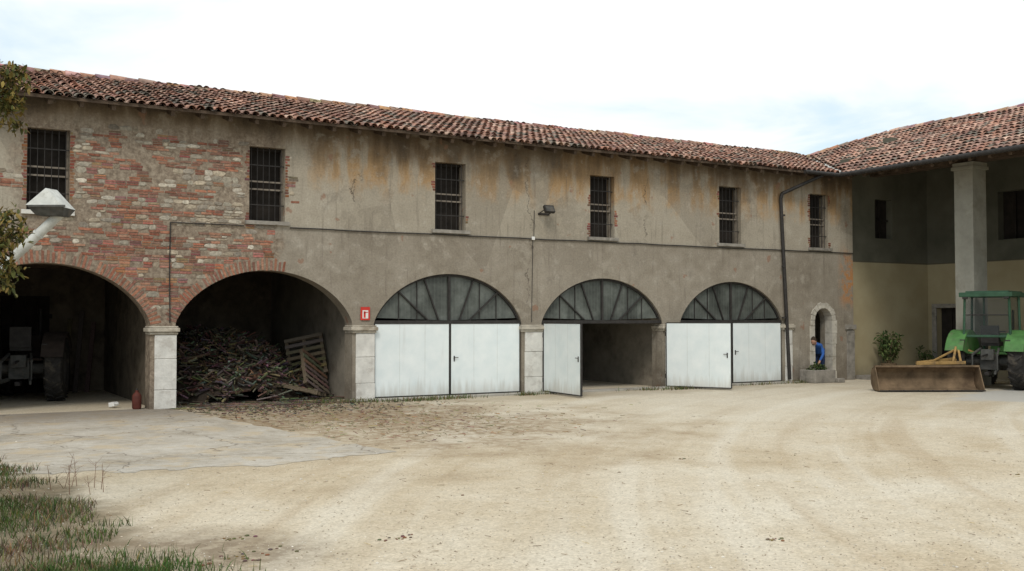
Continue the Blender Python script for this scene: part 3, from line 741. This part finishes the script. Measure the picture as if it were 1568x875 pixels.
def tractor(name, loc, rz, paint, cab=True, roofmat=None, rim=None):
    T = empty(name, loc, (0, 0, rz)); mats = [paint, M_rub, rim or M_rim, M_grey, M_iron]
    tw = .80
    mb = MB(); wheel(mb, (-tw, 0, .79), .79, .42, .44, 20); wheel(mb, (tw, 0, .79), .79, .42, .44, 20)
    wheel(mb, (-.66, 2.2, .48), .48, .26, .26, 16, 28); wheel(mb, (.66, 2.2, .48), .48, .26, .26, 16, 28)
    mb.build('wheels', mats, T, smooth=True, ang=35)
    mb = MB()
    mb.cyl((-.66, 0, .79), (.66, 0, .79), .13, seg=14, mi=3); mb.box((0, .1, .80), (.46, .8, .5), 3); mb.box((0, 1.4, .78), (.38, 2.1, .42), 3)
    mb.box((0, 2.2, .5), (1.15, .16, .14), 3); mb.box((0, 2.75, .75), (.5, .3, .35), 3); mb.box((0, 2.95, .7), (.42, .1, .22), 4)
    for s_ in (-1, 1):
        mb.bar((s_*.22, -.2, .55), (s_*.36, -1.0, .5), .05, .09, 3); mb.bar((s_*.24, -.15, 1.15), (s_*.33, -.65, .98), .06, .06, 3); mb.bar((s_*.33, -.65, .98), (s_*.33, -.65, .55), .04, .04, 3)
        mb.box((s_*.6, -.62, 1.36), (.14, .06, .09), 4)
    mb.bar((0, -.25, 1.0), (0, -.95, .95), .05, .05, 4); mb.box((0, -.33, .98), (.34, .2, .3), 3); mb.box((0, -.35, .45), (.12, .3, .1), 4)
    mb.box((-.42, .85, .75), (.24, .6, .32), 3)
    mb.build('chassis', mats, T, bevel=.012)
    mb = MB()
    prof = [(.95, .98), (.95, 1.58), (2.5, 1.50), (2.85, 1.42), (2.95, 1.30), (2.95, .86), (2.0, .90)]
    n = len(prof); vs = [(-.29, a, b_) for a, b_ in prof]+[(.29, a, b_) for a, b_ in prof]
    mb.add(vs, [tuple(range(n)), tuple(range(2*n-1, n-1, -1))]+[(i, n+i, n+(i+1) % n, (i+1) % n) for i in range(n)], 0)
    for s_ in (-1, 1):
        x_in, x_out = s_*.54, s_*1.04; A = [radians(20+k*14) for k in range(11)]; rr = .87
        vs = []
        for a in A:
            for X, q in ((x_in, rr), (x_out, rr), (x_out, rr-.05)): vs.append((X, q*cos(a), .79+q*sin(a)*1.02))
        fs = []
        for k in range(10):
            o = k*3; fs += [(o, o+1, o+4, o+3), (o+1, o+2, o+5, o+4)]
        mb.add(vs, fs, 0)
        vi = [(x_in, rr*cos(a), .79+rr*sin(a)*1.02) for a in A]
        mb.add(vi+[(x_in, -.35, 1.0), (x_in, .5, 1.0)], [tuple(range(len(vi)))+(len(vi), len(vi)+1)], 0)
    mb.box((0, .35, 1.02), (1.06, 1.3, .06), 0)
    mb.build('bodywork', mats, T, bevel=.015)
    mb = MB(); mb.box((0, 2.97, 1.1), (.46, .03, .4), 4)
    for s_ in (-1, 1):
        mb.box((s_*.30, 1.9, 1.2), (.012, 1.3, .18), 4)
        mb.cyl((s_*.2, 2.96, 1.36), (s_*.2, 3.0, 1.36), .07, seg=12, mi=2)
    mb.cyl((.2, 1.5, 1.5), (.2, 1.5, 2.25), .035, seg=10, mi=4)
    mb.box((0, .1, 1.28), (.48, .42, .12), 4); mb.box((0, -.12, 1.55), (.48, .1, .5), 4); mb.bar((0, .9, 1.2), (0, .72, 1.6), .05, .05, 4)
    mb.lathe([(-.015, .19), (0, .205), (.015, .19), (0, .175), (-.015, .19)], (0, 0, 0), 20, 4, M=Matrix.Translation((0, .7, 1.62)) @ Matrix.Rotation(radians(90), 4, 'Y'))
    mb.build('seat_and_controls', mats, T, bevel=.008)
    if cab:
        mb = MB(); zt = 2.62
        P = [(-.62, -.42), (.62, -.42), (.66, .45), (-.66, .45), (-.5, 1.1), (.5, 1.1)]
        for k, (a, b_) in enumerate(P):
            mb.bar((a, b_, 1.05 if k > 1 else 1.45), (a*.95, b_*.95, zt), .06, .06, 0)
        mb.box((0, .33, zt+.055), (1.42, 1.75, .13), 0); mb.box((0, .33, zt+.13), (1.15, 1.45, .06), 0)
        mb.box((0, -.42, 1.5), (1.2, .05, .07), 0); mb.box((0, -.41, 2.1), (1.2, .03, .03), 4)
        for s_ in (-1, 1): mb.box((s_*.55, -.5, zt-.02), (.14, .07, .1), 4)
        mb.build('cab_frame', [roofmat or paint, M_rub, M_rim, M_grey, M_iron], T, bevel=.02)
        mb = MB(); mb.add([(-.59, -.41, 1.5), (.59, -.41, 1.5), (.56, -.40, 2.6), (-.56, -.40, 2.6)], [(0, 1, 2, 3)])
        mb.add([(-.62, -.4, 1.4), (-.65, .43, 1.1), (-.61, .4, 2.6), (-.59, -.38, 2.6)], [(0, 1, 2, 3)]); mb.add([(.62, -.4, 1.4), (.65, .43, 1.1), (.61, .4, 2.6), (.59, -.38, 2.6)], [(0, 1, 2, 3)])
        mb.add([(-.5, 1.09, 1.5), (.5, 1.09, 1.5), (.47, 1.05, 2.6), (-.47, 1.05, 2.6)], [(0, 1, 2, 3)])
        mb.build('cab_glass', M_glass, T)
    return T
tractor('tractor', (26.62, -5.1, 0), -radians(70.5), M_green, True, M_dgreen)
tractor('tractor', (2.35, 3.9, 0), radians(-14), M_old, False, None, M_rimd)

# scraper bucket
B = empty('scraper_bucket', (24.25, -4.75, 0), (0, 0, -radians(30.3)+.03))
mb = MB(); W = 1.45
prof = [(-.38, .03), (-.1, .02), (.10, .07), (.20, .18), (.24, .34), (.22, .50), (.12, .62), (-.08, .66)]
th = .02; n = len(prof)
vs = [(-W, a, b_) for a, b_ in prof]+[(W, a, b_) for a, b_ in prof]+[(-W, a+th, b_-th if k < 3 else b_+th*.5) for k, (a, b_) in enumerate(prof)]+[(W, a+th, b_-th if k < 3 else b_+th*.5) for k, (a, b_) in enumerate(prof)]
fs = [(i, i+1, n+i+1, n+i) for i in range(n-1)]+[(2*n+i, 3*n+i, 3*n+i+1, 2*n+i+1) for i in range(n-1)]
mb.add(vs, fs, 0)
for X in (-W, W):
    pp = [(X-.012, a, b_) for a, b_ in prof]+[(X+.012, a, b_) for a, b_ in prof]
    mb.add(pp, [tuple(range(n)), tuple(range(2*n-1, n-1, -1))]+[(i, n+i, n+(i+1) % n, (i+1) % n) for i in range(n)], 0)
mb.box((0, -.03, .685), (2*W, .12, .05), 0); mb.box((0, -.40, .035), (2*W, .10, .025), 1)
for k in range(7): mb.cyl((-1.2+k*.4, -.41, .045), (-1.2+k*.4, -.41, .06), .02, seg=6, mi=1)
for X in (-.8, 0, .8): mb.box((X, .27, .4), (.05, .06, .5), 0)
mb.build('blade', [M_rust, M_iron], B)
mb = MB()
mb.bar((-.15, .2, .76), (1.45, .9, .86), .09, .10); mb.bar((-.2, .18, .75), (1.2, .22, .77), .09, .09); mb.bar((.9, .3, .8), (1.25, .85, 1.25), .06, .06); mb.bar((1.1, .28, .8), (1.3, .9, 1.25), .06, .06)
mb.bar((.3, .3, .8), (1.3, .85, 1.16), .05, .05); mb.box((1.3, .85, 1.22), (.14, .12, .14)); mb.bar((.75, .25, .55), (1.5, 1.0, .5), .07, .08); mb.bar((1.3, .85, 1.2), (1.95, 1.1, 1.0), .05, .05)
mb.build('hitch_frame', M_yel, B, bevel=.01)

# ------------------------------------------------------------------ grain auger
A = empty('grain_auger')
cr_, sr_ = cos(TH), sin(TH)
h0 = Vector((1.98, -6.15, 3.60)); dirv = Vector((-cr_, sr_, -.95)).normalized(); tail = h0+dirv*4.6
mb = MB(); mb.cyl(h0-dirv*.1, tail, .075, seg=16)
for k in range(5): p = h0+dirv*(.9*k+.4); mb.cyl(p, p+dirv*.03, .09, seg=16)
mb.build('tube', M_galv, A, smooth=True)
mb = MB(); M = Matrix.Translation((1.86, -6.15, 3.80)) @ Matrix.Rotation(-TH, 4, 'Z') @ Matrix.Scale(.92, 4)
ww, dd = .30, .24
vs = [(-ww, -dd, -.06), (.34, -dd, -.10), (.34, dd, -.10), (-ww, dd, -.06), (-.02, -dd*.5, .24), (.05, dd*.7, .24), (-.18, -dd*.5, -.22), (.28, -dd*.5, -.24), (.28, dd*.5, -.24), (-.18, dd*.5, -.22)]
mb.add(vs, [(0, 1, 4), (1, 2, 5, 4), (2, 3, 5), (3, 0, 4, 5)], 0, M=M)
mb.add(vs, [(0, 6, 7, 1), (1, 7, 8, 2), (2, 8, 9, 3), (3, 9, 6, 0), (6, 9, 8, 7)], 1, M=M)
mb.box((.06, -dd-.0, -.08), (.62, .02, .04), 1, M=M)
mb.build('discharge_hood', [M_galv, M_grey], A, bevel=.008)
mb = MB(); mid = h0+dirv*2.2
for s_ in (-1, 1):
    off = Vector((sr_, cr_, 0))*s_*.55; mb.cyl(mid, Vector((mid.x, mid.y, .3))+off, .03, seg=8); wheel_c = Vector((mid.x, mid.y, .3))+off
    mb.lathe([(-.07, .16), (-.08, .26), (0, .30), (.08, .26), (.07, .16), (0, .02)], (0, 0, 0), 20, 1, M=Matrix.Translation(wheel_c) @ Matrix.Rotation(pi/2-TH, 4, 'Z'))
mb.cyl(Vector((mid.x, mid.y, .3))+Vector((sr_, cr_, 0))*.55, Vector((mid.x, mid.y, .3))-Vector((sr_, cr_, 0))*.55, .03, seg=8)
mb.box((tail.x, tail.y, .32), (.6, .6, .25)); mb.build('undercarriage', [M_grey, M_rub], A)

# ------------------------------------------------------------------ small things on facade
mb = MB(); mb.box((9.62, -.03, 2.12), (.24, .012, .32), 0); mb.box((9.62, -.038, 2.10), (.15, .006, .2), 1)
mb.box((9.60, -.0425, 2.08), (.05, .004, .13), 0); mb.cyl((9.6, -.0445, 2.15), (9.6, -.041, 2.15), .028, seg=10, mi=0); mb.box((9.655, -.0425, 2.15), (.06, .004, .02), 0)
mb.box((9.62, -.02, 2.12), (.03, .03, .30), 1)
mb.build('fire_extinguisher_sign', [M_red, M_wht])
LM = Matrix.Translation((14.78, -.28, 4.93)) @ Matrix.Rotation(-.5, 4, 'X') @ Matrix.Translation((-14.78, .28, -4.93))
mb = MB(); mb.box((14.78, -.28, 4.93), (.30, .09, .21), 0, M=LM); mb.box((14.78, -.33, 4.91), (.25, .012, .16), 1, M=LM); mb.bar((14.62, -.0, 4.82), (14.62, -.28, 4.9), .03, .02, 0); mb.bar((14.94, -.0, 4.82), (14.94, -.28, 4.9), .03, .02, 0); mb.box((14.78, -.01, 4.82), (.36, .03, .06), 0)
mb.build('wall_floodlight', [M_iron, M_grey], bevel=.006)

mb = MB()
mb.box2((24.1, -.85, 0), (25.0, -.72, .4)); mb.box2((24.1, -.33, 0), (25.0, -.2, .4)); mb.box2((24.1, -.72, 0), (24.22, -.33, .4)); mb.box2((24.88, -.72, 0), (25.0, -.33, .4)); mb.box2((24.22, -.72, .2), (24.88, -.33, .33))
mb.box2((24.95, -1.0, 0), (25.25, -.87, .14))
tr_ = mb.build('stone_trough', M_greystone, bevel=.02)
def leaves(mb, c, rad, n, size, cols, sc=(1, 1, 1)):
    for _ in range(n):
        while True:
            p = Vector((U(-1, 1), U(-1, 1), U(-1, 1)))
            if p.length < 1: break
        p = Vector((p.x*sc[0], p.y*sc[1], p.z*sc[2]))*rad+Vector(c)
        s_ = size*U(.6, 1.3); M = Matrix.Translation(p) @ Matrix.Rotation(U(0, 6.3), 4, 'Z') @ Matrix.Rotation(U(-1.3, 1.3), 4, 'X') @ Matrix.Rotation(U(-.7, .7), 4, 'Y')
        k = U(.6, 1.3); col = tuple(q*k for q in random.choice(cols))
        mb.add([(0, 0, 0), (.22*s_, .35*s_, .05*s_), (.16*s_, .75*s_, .02*s_), (0, s_, -.08*s_), (-.16*s_, .75*s_, .02*s_), (-.22*s_, .35*s_, .05*s_)], [(0, 1, 2, 3, 4, 5)], 0, col, M)
GR = [(.06, .10, .03), (.09, .13, .04), (.045, .075, .025), (.12, .14, .05)]
mb = MB(); 
for k in range(5): leaves(mb, (24.3+k*.13, -.52, .42+U(0, .08)), .13, 60, .09, GR)
o = mb.build('trough_plants', M_leaf, tr_)
OL = empty('potted_shrub', (28.0, -.38, .13))
mb = MB(); mb.cyl((0, 0, 0), (0, 0, .34), .17, .23, 18, 0); mb.cyl((0, 0, .34), (0, 0, .39), .26, .26, 18, 0); mb.build('pot', M_rust, OL, smooth=True)
mb = MB(); mb2 = MB()
for k in range(26):
    a = U(0, 6.3); tip = Vector((cos(a)*U(.1, .62), sin(a)*U(.1, .3), U(.75, 1.35))); mb2.cyl((0, 0, .36), tip, .012, .005, 5, 0, (.12, .09, .05))
    for q in range(5):
        p = Vector((0, 0, .36)).lerp(tip, .45+.14*q); leaves(mb, p, .09, 5, .14, GR)
mb.build('leaves', M_leaf, OL); mb2.build('stems', M_twig, OL)
OL2 = empty('potted_shrub', (29.9, -.38, .13))
mb = MB(); mb.cyl((0, 0, 0), (0, 0, .26), .13, .18, 18, 0); mb.build('pot', M_rust, OL2, smooth=True)
mb = MB(); 
for q in range(8): leaves(mb, (U(-.2, .2), U(-.15, .15), U(.35, .8)), .14, 25, .11, GR)
mb.build('leaves', M_leaf, OL2)

# ------------------------------------------------------------------ person in blue work clothes bending in the small doorway
PS = empty('person', (25.40, .22, 0), (0, 0, radians(-62)))
M_cloth = M_plain('blue_work_jacket', (.035, .11, .36), .85, .2, 7, bump=.3, bscale=18)
M_trou = M_plain('dark_blue_trousers', (.02, .035, .085), .9, .25, 8)
M_skin = M_plain('skin', (.42, .24, .17), .6, .08, 8); M_hair = M_plain('hair', (.05, .035, .025), .8, .2, 30)
sk = {'pel': ((0, .08, .90), .135), 'wai': ((0, -.06, 1.02), .125), 'che': ((0, -.27, 1.13), .15), 'nek': ((0, -.42, 1.20), .065), 'nk2': ((0, -.49, 1.235), .055)}
ed = [('pel', 'wai'), ('wai', 'che'), ('che', 'nek'), ('nek', 'nk2')]
for s_, t_ in ((-1, 'l'), (1, 'r')):
    sk['hip'+t_] = ((s_*.10, .07, .82), .10); sk['kne'+t_] = ((s_*.13, -.04, .47), .065); sk['ank'+t_] = ((s_*.13, .06, .11), .045); sk['hee'+t_] = ((s_*.13, .07, .05), .042); sk['toe'+t_] = ((s_*.15, -.13, .04), .036)
    sk['sho'+t_] = ((s_*.19, -.30, 1.13), .075); sk['elb'+t_] = ((s_*.24, -.36, .85), .05); sk['wri'+t_] = ((s_*.17, -.50, .65), .033)
    ed += [('pel', 'hip'+t_), ('hip'+t_, 'kne'+t_), ('kne'+t_, 'ank'+t_), ('ank'+t_, 'hee'+t_), ('hee'+t_, 'toe'+t_), ('che', 'sho'+t_), ('sho'+t_, 'elb'+t_), ('elb'+t_, 'wri'+t_)]
keys = list(sk); me = bpy.data.meshes.new('body'); me.from_pydata([sk[k][0] for k in keys], [(keys.index(a), keys.index(b_)) for a, b_ in ed], [])
ob = bpy.data.objects.new('body', me); scene.collection.objects.link(ob)
ob.modifiers.new('skin', 'SKIN'); sv = me.skin_vertices[0].data
for i, k in enumerate(keys): sv[i].radius = (sk[k][1], sk[k][1]); sv[i].use_root = (k == 'pel')
sb = ob.modifiers.new('sub', 'SUBSURF'); sb.levels = 2; sb.render_levels = 2
dg = bpy.context.evaluated_depsgraph_get(); dg.update()
m3 = bpy.data.meshes.new_from_object(ob.evaluated_get(dg)); ob.modifiers.clear(); ob.data = m3; m3.materials.clear()
for mm_ in (M_cloth, M_trou, M_rub, M_skin): m3.materials.append(mm_)
for p in m3.polygons:
    c = p.center; p.use_smooth = True
    p.material_index = 2 if c.z < .1 else (1 if (c.z < .86 and c.y > -.2) else (3 if c.y < -.45 and c.z > 1.1 else 0))
ob.parent = PS
mb = MB(); hc = Vector((0, -.58, 1.27)); HM = Matrix.Translation(hc) @ Matrix.Rotation(radians(35), 4, 'X')
mb.sphere((0, 0, 0), .105, 16, 12, 0, sc=(.78, .95, 1.15), M=HM); mb.sphere((0, .012, .02), .108, 16, 12, 1, sc=(.82, .98, 1.12), M=HM @ Matrix.Translation((0, .018, .012)))
mb.sphere((0, -.105, -.01), .016, 8, 6, 0, sc=(.8, 1, 1.6), M=HM); mb.box((0, -.096, -.05), (.04, .01, .008), 2, M=HM)
for s_ in (-1, 1):
    mb.sphere((s_*.032, -.092, .012), .010, 8, 6, 1, M=HM); mb.sphere((s_*.082, 0, -.005), .025, 8, 6, 0, sc=(.35, .8, 1.2), M=HM)
mb.build('head', [M_skin, M_hair, M_dred], PS, smooth=True)
mb = MB()
for s_ in (-1, 1):
    w0 = Vector((s_*.17, -.50, .65)); d = Vector((-s_*.02, -.05, -.09)).normalized(); mb.cyl(w0+d*-.01, w0+d*.09, .030, .036, 10, 0)
    for q in range(4):
        b0 = w0+d*.085+Vector((0, (q-1.5)*.019, 0)); b1 = b0+d*.035+Vector((-s_*.004, 0, 0)); b2_ = b1+(d+Vector((-s_*.5, 0, .1))).normalized()*(.032+.006*(1.5-abs(q-1.5)))
        mb.cyl(b0, b1, .0095, .009, 7, 0); mb.cyl(b1, b2_, .009, .007, 7, 0)
    t0 = w0+d*.03+Vector((0, -.03, 0)); mb.cyl(t0, t0+Vector((-s_*.02, -.03, -.03)), .011, .009, 7, 0); mb.cyl(t0+Vector((-s_*.02, -.03, -.03)), t0+Vector((-s_*.03, -.035, -.06)), .009, .007, 7, 0)
mb.build('hands', [M_skin], PS, smooth=True)

# ------------------------------------------------------------------ wood store: heap
def heap(x, y):
    u = (x-6.9)/2.3; v = (y-4.2)/3.6
    d = 1-(abs(u)**2.4+abs(v)**2.2)
    return max(0, 1.6*max(0, d)**.8+.18*nz(x*1.6, y*1.6, 3)+.07*nz(x*5, y*5, 3)) if d > 0 else 0
mb = MB(); nX, nY = 40, 50; vs = []
for j in range(nY+1):
    for i in range(nX+1):
        x = 5.0+4.4*i/nX; y = .8+6.15*j/nY; vs.append((x, y, heap(x, y)*.9+.004))
mb.add(vs, [(j*(nX+1)+i, j*(nX+1)+i+1, (j+1)*(nX+1)+i+1, (j+1)*(nX+1)+i) for j in range(nY) for i in range(nX)], 0, (.035, .026, .019))
WC = [(.085, .064, .044), (.12, .095, .068), (.06, .046, .033), (.17, .14, .105), (.048, .037, .027)]
for k in range(3400):
    x = U(5.05, 9.3); y = U(.65, 6.5)
    h = heap(x, y)
    if h <= .02 and R() < .4: continue
    L = U(.12, .55)*(1 if h > .05 else .6); a = U(0, pi); el = U(-.7, .7) if h > .05 else U(0, .08)
    d = Vector((cos(a)*cos(el), sin(a)*cos(el), sin(el)))*L/2
    p = Vector((x, y, h+U(.01, .07))); r_ = U(.009, .032)
    p0, p1 = p-d, p+d
    for q in (p0, p1):
        q.x = max(5.02, min(9.40, q.x)); q.y = max(.4, q.y); q.z = max(r_, q.z)
    mb.cyl(p0, p1, r_, r_*U(.6, 1), 5, 0, tuple(c*U(.6, 1.3) for c in random.choice(WC)))
mb.build('firewood_heap', M_twig)
def pallet(loc, rot):
    mb = MB()
    for k in range(7): mb.box((0, -.5+k*.166, .115), (1.0, .085, .02), 0, tuple(c*U(.7, 1.2) for c in (.17, .13, .09)))
    for x in (-.45, 0, .45): mb.box((x, 0, .06), (.08, 1.1, .085), 0, (.12, .095, .065))
    for y in (-.5, 0, .5): mb.box((0, y, .01), (1.0, .085, .02), 0, (.13, .10, .07))
    return mb.build('wooden_pallet', M_twig, loc=loc, rot=rot)
pallet((8.45, 1.15, .16), (radians(10), radians(10), .9))
pallet((8.85, 1.55, .55), (radians(58), radians(30), .5))
pallet((8.95, 2.3, 1.0), (radians(72), radians(-12), -.5))
mb = MB()
for k in range(3600):
    if k < 1800: x = random.gauss(6.9, 1.4); y = random.gauss(-.4, 1.2)
    else: x = random.gauss(8.2, 1.8); y = random.gauss(-4.2, 2.4)
    if x < 5.05-(y)*.14 or y > .9 or y < -9.5: continue
    L = U(.05, .35)*(1.2 if y > -.6 else .4); a = U(0, pi); r_ = U(.003, .013)*(1 if k < 1800 else .5)
    col = random.choice(WC) if k < 1800 else random.choice(((.30, .22, .11), (.2, .14, .08), (.14, .1, .06)))
    mb.cyl((x, y, r_+.005), (x+cos(a)*L, min(y+sin(a)*L, 1.2), r_+U(.004, .02)), r_, r_*.6, 4, 0, tuple(c*U(.7, 1.4) for c in col))
mb.build('twig_litter', M_twig)

GB = MB(); GB.lathe([(0, .0), (0, .08), (.03, .10), (.29, .10), (.34, .07), (.37, .035), (.41, .035), (.41, 0)], (0, 0, 0), 20, 0, M=Matrix.Rotation(-pi/2, 4, 'Y'))
GB.cyl((0, 0, .40), (0, 0, .45), .025, seg=8, mi=1)
GB.build('gas_bottle', [M_dred, M_iron], loc=(4.36, .25, .006), smooth=True)
mb = MB(); mb.box((0, 0, .12), (.13, .10, .16), 0); mb.cyl((.04, 0, .19), (.04, 0, .24), .025, seg=8, mi=0); mb.bar((-.06, 0, .20), (.02, 0, .23), .02, .02, 0); mb.build('plastic_jug', M_wht, bevel=.02, loc=(3.9, .95, .06), rot=(1.4, 0, .6))
mb = MB()
for k, (x, l) in enumerate(((3.6, 2.), (3.9, 2.2), (4.2, 1.9))): mb.bar((x, 6.5, 0), (x+.2, 6.8, l), .12, .03, 0, tuple(c*U(.8, 1.2) for c in WC[1]))
mb.build('leaning_boards', M_twig)

# ------------------------------------------------------------------ grass, weeds
def blade(mb, x, y, h, col, lean=.5, wd=.006):
    a = U(0, 6.3); l = U(0, lean)*h; dx, dy = cos(a), sin(a); px, py = -dy*wd, dx*wd
    b_ = U(0, 6.3); lx, ly = cos(b_)*l, sin(b_)*l
    mb.add([(x-px, y-py, 0), (x+px, y+py, 0), (x+px*.7+lx*.4, y+py*.7+ly*.4, h*.6), (x-px*.7+lx*.4, y-py*.7+ly*.4, h*.6), (x+lx, y+ly, h)], [(0, 1, 2, 3), (3, 2, 4)], 0, col)
GC = [(.075, .10, .03), (.06, .085, .025), (.12, .12, .05), (.18, .145, .075), (.24, .195, .115), (.13, .10, .055), (.10, .075, .045)]
mb = MB(); cnt = 0
while cnt < 42000:
    x = U(-.9, 2.7); y = U(-17.2, -6.4); cnt += 1
    n = nz(x*1.1, y*1.1, 2)+.5*nz(x*3.5, y*3.5, 5)
    xr = 1.16+(-7-y)*.088+.35*nz(0, y*.9, 6)
    d = xr-x+n*.5
    if d < 0: continue
    if n < -.22 and R() < .75: continue
    if d < .25 and R() < .5: continue
    if -13.9 > y > -14.7 and R() < .6: continue
    dry = nz(x*.8, y*.8, 11)
    col = GC[int(min(6, max(0, 2.4+dry*5+U(-2.2, 2.5))))]
    blade(mb, x, y, U(.03, .105)*(1+.6*max(0, n)), tuple(c*U(.6, 1.3) for c in col), 1.1, .0048)
for k in range(4500):
    x = random.gauss(1.2, .4); y = random.gauss(-15.2, .35)
    if nz(x*3, y*3, 4) < -.1: continue
    blade(mb, x, y, U(.04, .12), tuple(c*U(.7, 1.2) for c in (.07, .12, .03)), .9, .0048)
mb.build('grass', M_grass)
mb = MB()
for cx, cy, n, sx_ in ((10.6, -.75, 260, .55), (11.7, -.6, 160, .5), (13.9, -.5, 120, .2), (9.3, -.45, 160, .3), (8.4, -.4, 90, .3), (18.8, -.8, 160, .35), (17.8, -.6, 90, .4), (14.6, -.45, 60, .15), (23.9, -.4, 140, .3), (22.2, -.5, 80, .5)):
    for k in range(n):
        blade(mb, random.gauss(cx, sx_), random.gauss(cy, .10), U(.04, .14), tuple(c*U(.7, 1.3) for c in random.choice(GC[:4])), 1.1, .009)
mb.build('weeds', M_grass)
mb = MB()
for k in range(11):
    x, y = 1.75+U(-.3, .3), -10.6+U(-.5, .4); h = U(.15, .42); tip = Vector((x+U(-.2, .2), y+U(-.2, .2), h)); mb.cyl((x, y, 0), tip, .004, .002, 4, 0, (.20, .12, .08))
    for q in range(5):
        p = Vector((x, y, 0)).lerp(tip, U(.3, 1)); e = p+Vector((U(-.1, .1), U(-.1, .1), U(.02, .08))); mb.cyl(p, e, .002, .0015, 3, 0, (.22, .14, .1))
mb.build('dry_weed', M_twig)

mb = MB()
def pebble(x, y, s_, col):
    vs = [(s_*U(.8, 1.2), 0, 0), (0, s_*U(.7, 1.2), 0), (-s_*U(.8, 1.2), 0, 0), (0, -s_*U(.7, 1.2), 0), (s_*.1, 0, s_*U(.4, .8)), (0, 0, -s_*.3)]
    M = Matrix.Translation((x, y, .002)) @ Matrix.Rotation(U(0, 6.3), 4, 'Z')
    mb.add(vs, [(0, 1, 4), (1, 2, 4), (2, 3, 4), (3, 0, 4)], 0, col, M)
for k in range(9000):
    dpt = 7.5+13*R()**1.6; t_ = U(-.52, .52)
    x = dpt*(sin(TH)+t_*cos(TH)); y = -23.6+dpt*(cos(TH)-t_*sin(TH))
    if y > -.6: continue
    v_ = U(.75, 1.2)
    pebble(x, y, U(.004, .012)*(1 if R() < .98 else 2.0), tuple(c*v_ for c in random.choice(((.55, .48, .38), (.47, .40, .30), (.62, .58, .50), (.38, .32, .24), (.34, .28, .21)))))
mb.build('gravel_stones', M_mas)
mb = MB()
for (px, py, s_, n) in ((3.85, -14.9, .09, 16), (6.75, -16.7, .08, 12), (12.3, -15.4, .05, 5), (2.6, -14.2, .10, 14), (5.4, -13.2, .04, 3), (9.5, -12.1, .05, 5), (11.2, -12.6, .03, 3), (2.4, -15.0, .35, 40)):
    for k in range(n):
        x, y = random.gauss(px, s_), random.gauss(py, s_*.5); r_ = U(.005, .02)
        mb.sphere((x, y, r_*.3), r_, 6, 4, 0, tuple(c*U(.6, 1.3) for c in (.17, .12, .075)), sc=(1.2, 1, .5))
for k in range(350):
    dpt = U(8, 22); t_ = U(-.45, .52); x = dpt*(sin(TH)+t_*cos(TH)); y = -23.6+dpt*(cos(TH)-t_*sin(TH))
    if y > -1: continue
    L = U(.02, .10); a = U(0, pi); mb.cyl((x, y, .006), (x+cos(a)*L, y+sin(a)*L, .01), .003, .002, 3, 0, random.choice(((.5, .4, .22), (.2, .13, .07), (.12, .08, .05))))
mb.build('dirt_clods', M_twig)

# ------------------------------------------------------------------ tree at left edge
TR = empty('garden_tree', (0, 0, 0))
def cw(lat, dep, z): return Vector((dep*sin(TH)+lat*cos(TH), -23.6+dep*cos(TH)-lat*sin(TH), z))
base_ = cw(-6.1, 9.2, 0); top_ = cw(-5.9, 9.2, 3.2)
mb = MB(); mb.cyl(base_, base_.lerp(top_, .5)+Vector((.05, 0, 0)), .14, .10, 12, 0, (.10, .08, .06), False); mb.cyl(base_.lerp(top_, .5)+Vector((.05, 0, 0)), top_, .10, .07, 12, 0, (.10, .08, .06), False)
ml = MB(); LC = [(.12, .11, .03), (.08, .09, .025), (.17, .13, .035), (.055, .065, .02), (.20, .14, .04)]
cl_ = [(-4.40, 9, 4.12, .12, 110), (-4.42, 9, 3.98, .17, 220), (-4.46, 9, 3.84, .17, 260), (-4.6, 9, 3.95, .26, 300), (-4.38, 9.0, 2.86, .13, 110), (-4.36, 9, 2.68, .14, 150), (-4.48, 9, 2.60, .20, 300), (-4.42, 9, 2.44, .14, 150), (-4.44, 9, 2.28, .09, 70), (-4.8, 9.1, 2.7, .3, 260), (-5.2, 9.1, 4.2, .5, 500), (-5.5, 9.4, 4.9, .6, 600), (-6.2, 9.1, 5.0, .7, 700), (-6.6, 9.5, 4.0, .7, 600), (-5.7, 8.6, 3.4, .5, 400), (-6.7, 8.8, 3.0, .5, 400), (-5.4, 9.3, 2.6, .4, 300)]
for lat, dep, z, r_, n in cl_:
    c = cw(lat, dep, z); src = base_.lerp(top_, min(1, max(.45, (z-.9)/3.2))); mid = src.lerp(c, .5)+Vector((0, 0, .12))
    mb.cyl(src, mid, .03, .018, 7, 0, (.10, .08, .06)); mb.cyl(mid, c, .018, .006, 7, 0, (.10, .08, .06))
    for q in range(7):
        e = c+Vector((U(-1, 1), U(-1, 1), U(-1, 1)))*r_*.7; mb.cyl(mid.lerp(c, U(.6, 1)), e, .006, .003, 5, 0, (.11, .085, .06))
        leaves(ml, e, r_*.5, int(n/7), .065, LC)
mb.build('trunk_and_branches', M_twig, TR, smooth=True); ml.build('foliage', M_leaf, TR)
print('objects', len(bpy.data.objects))
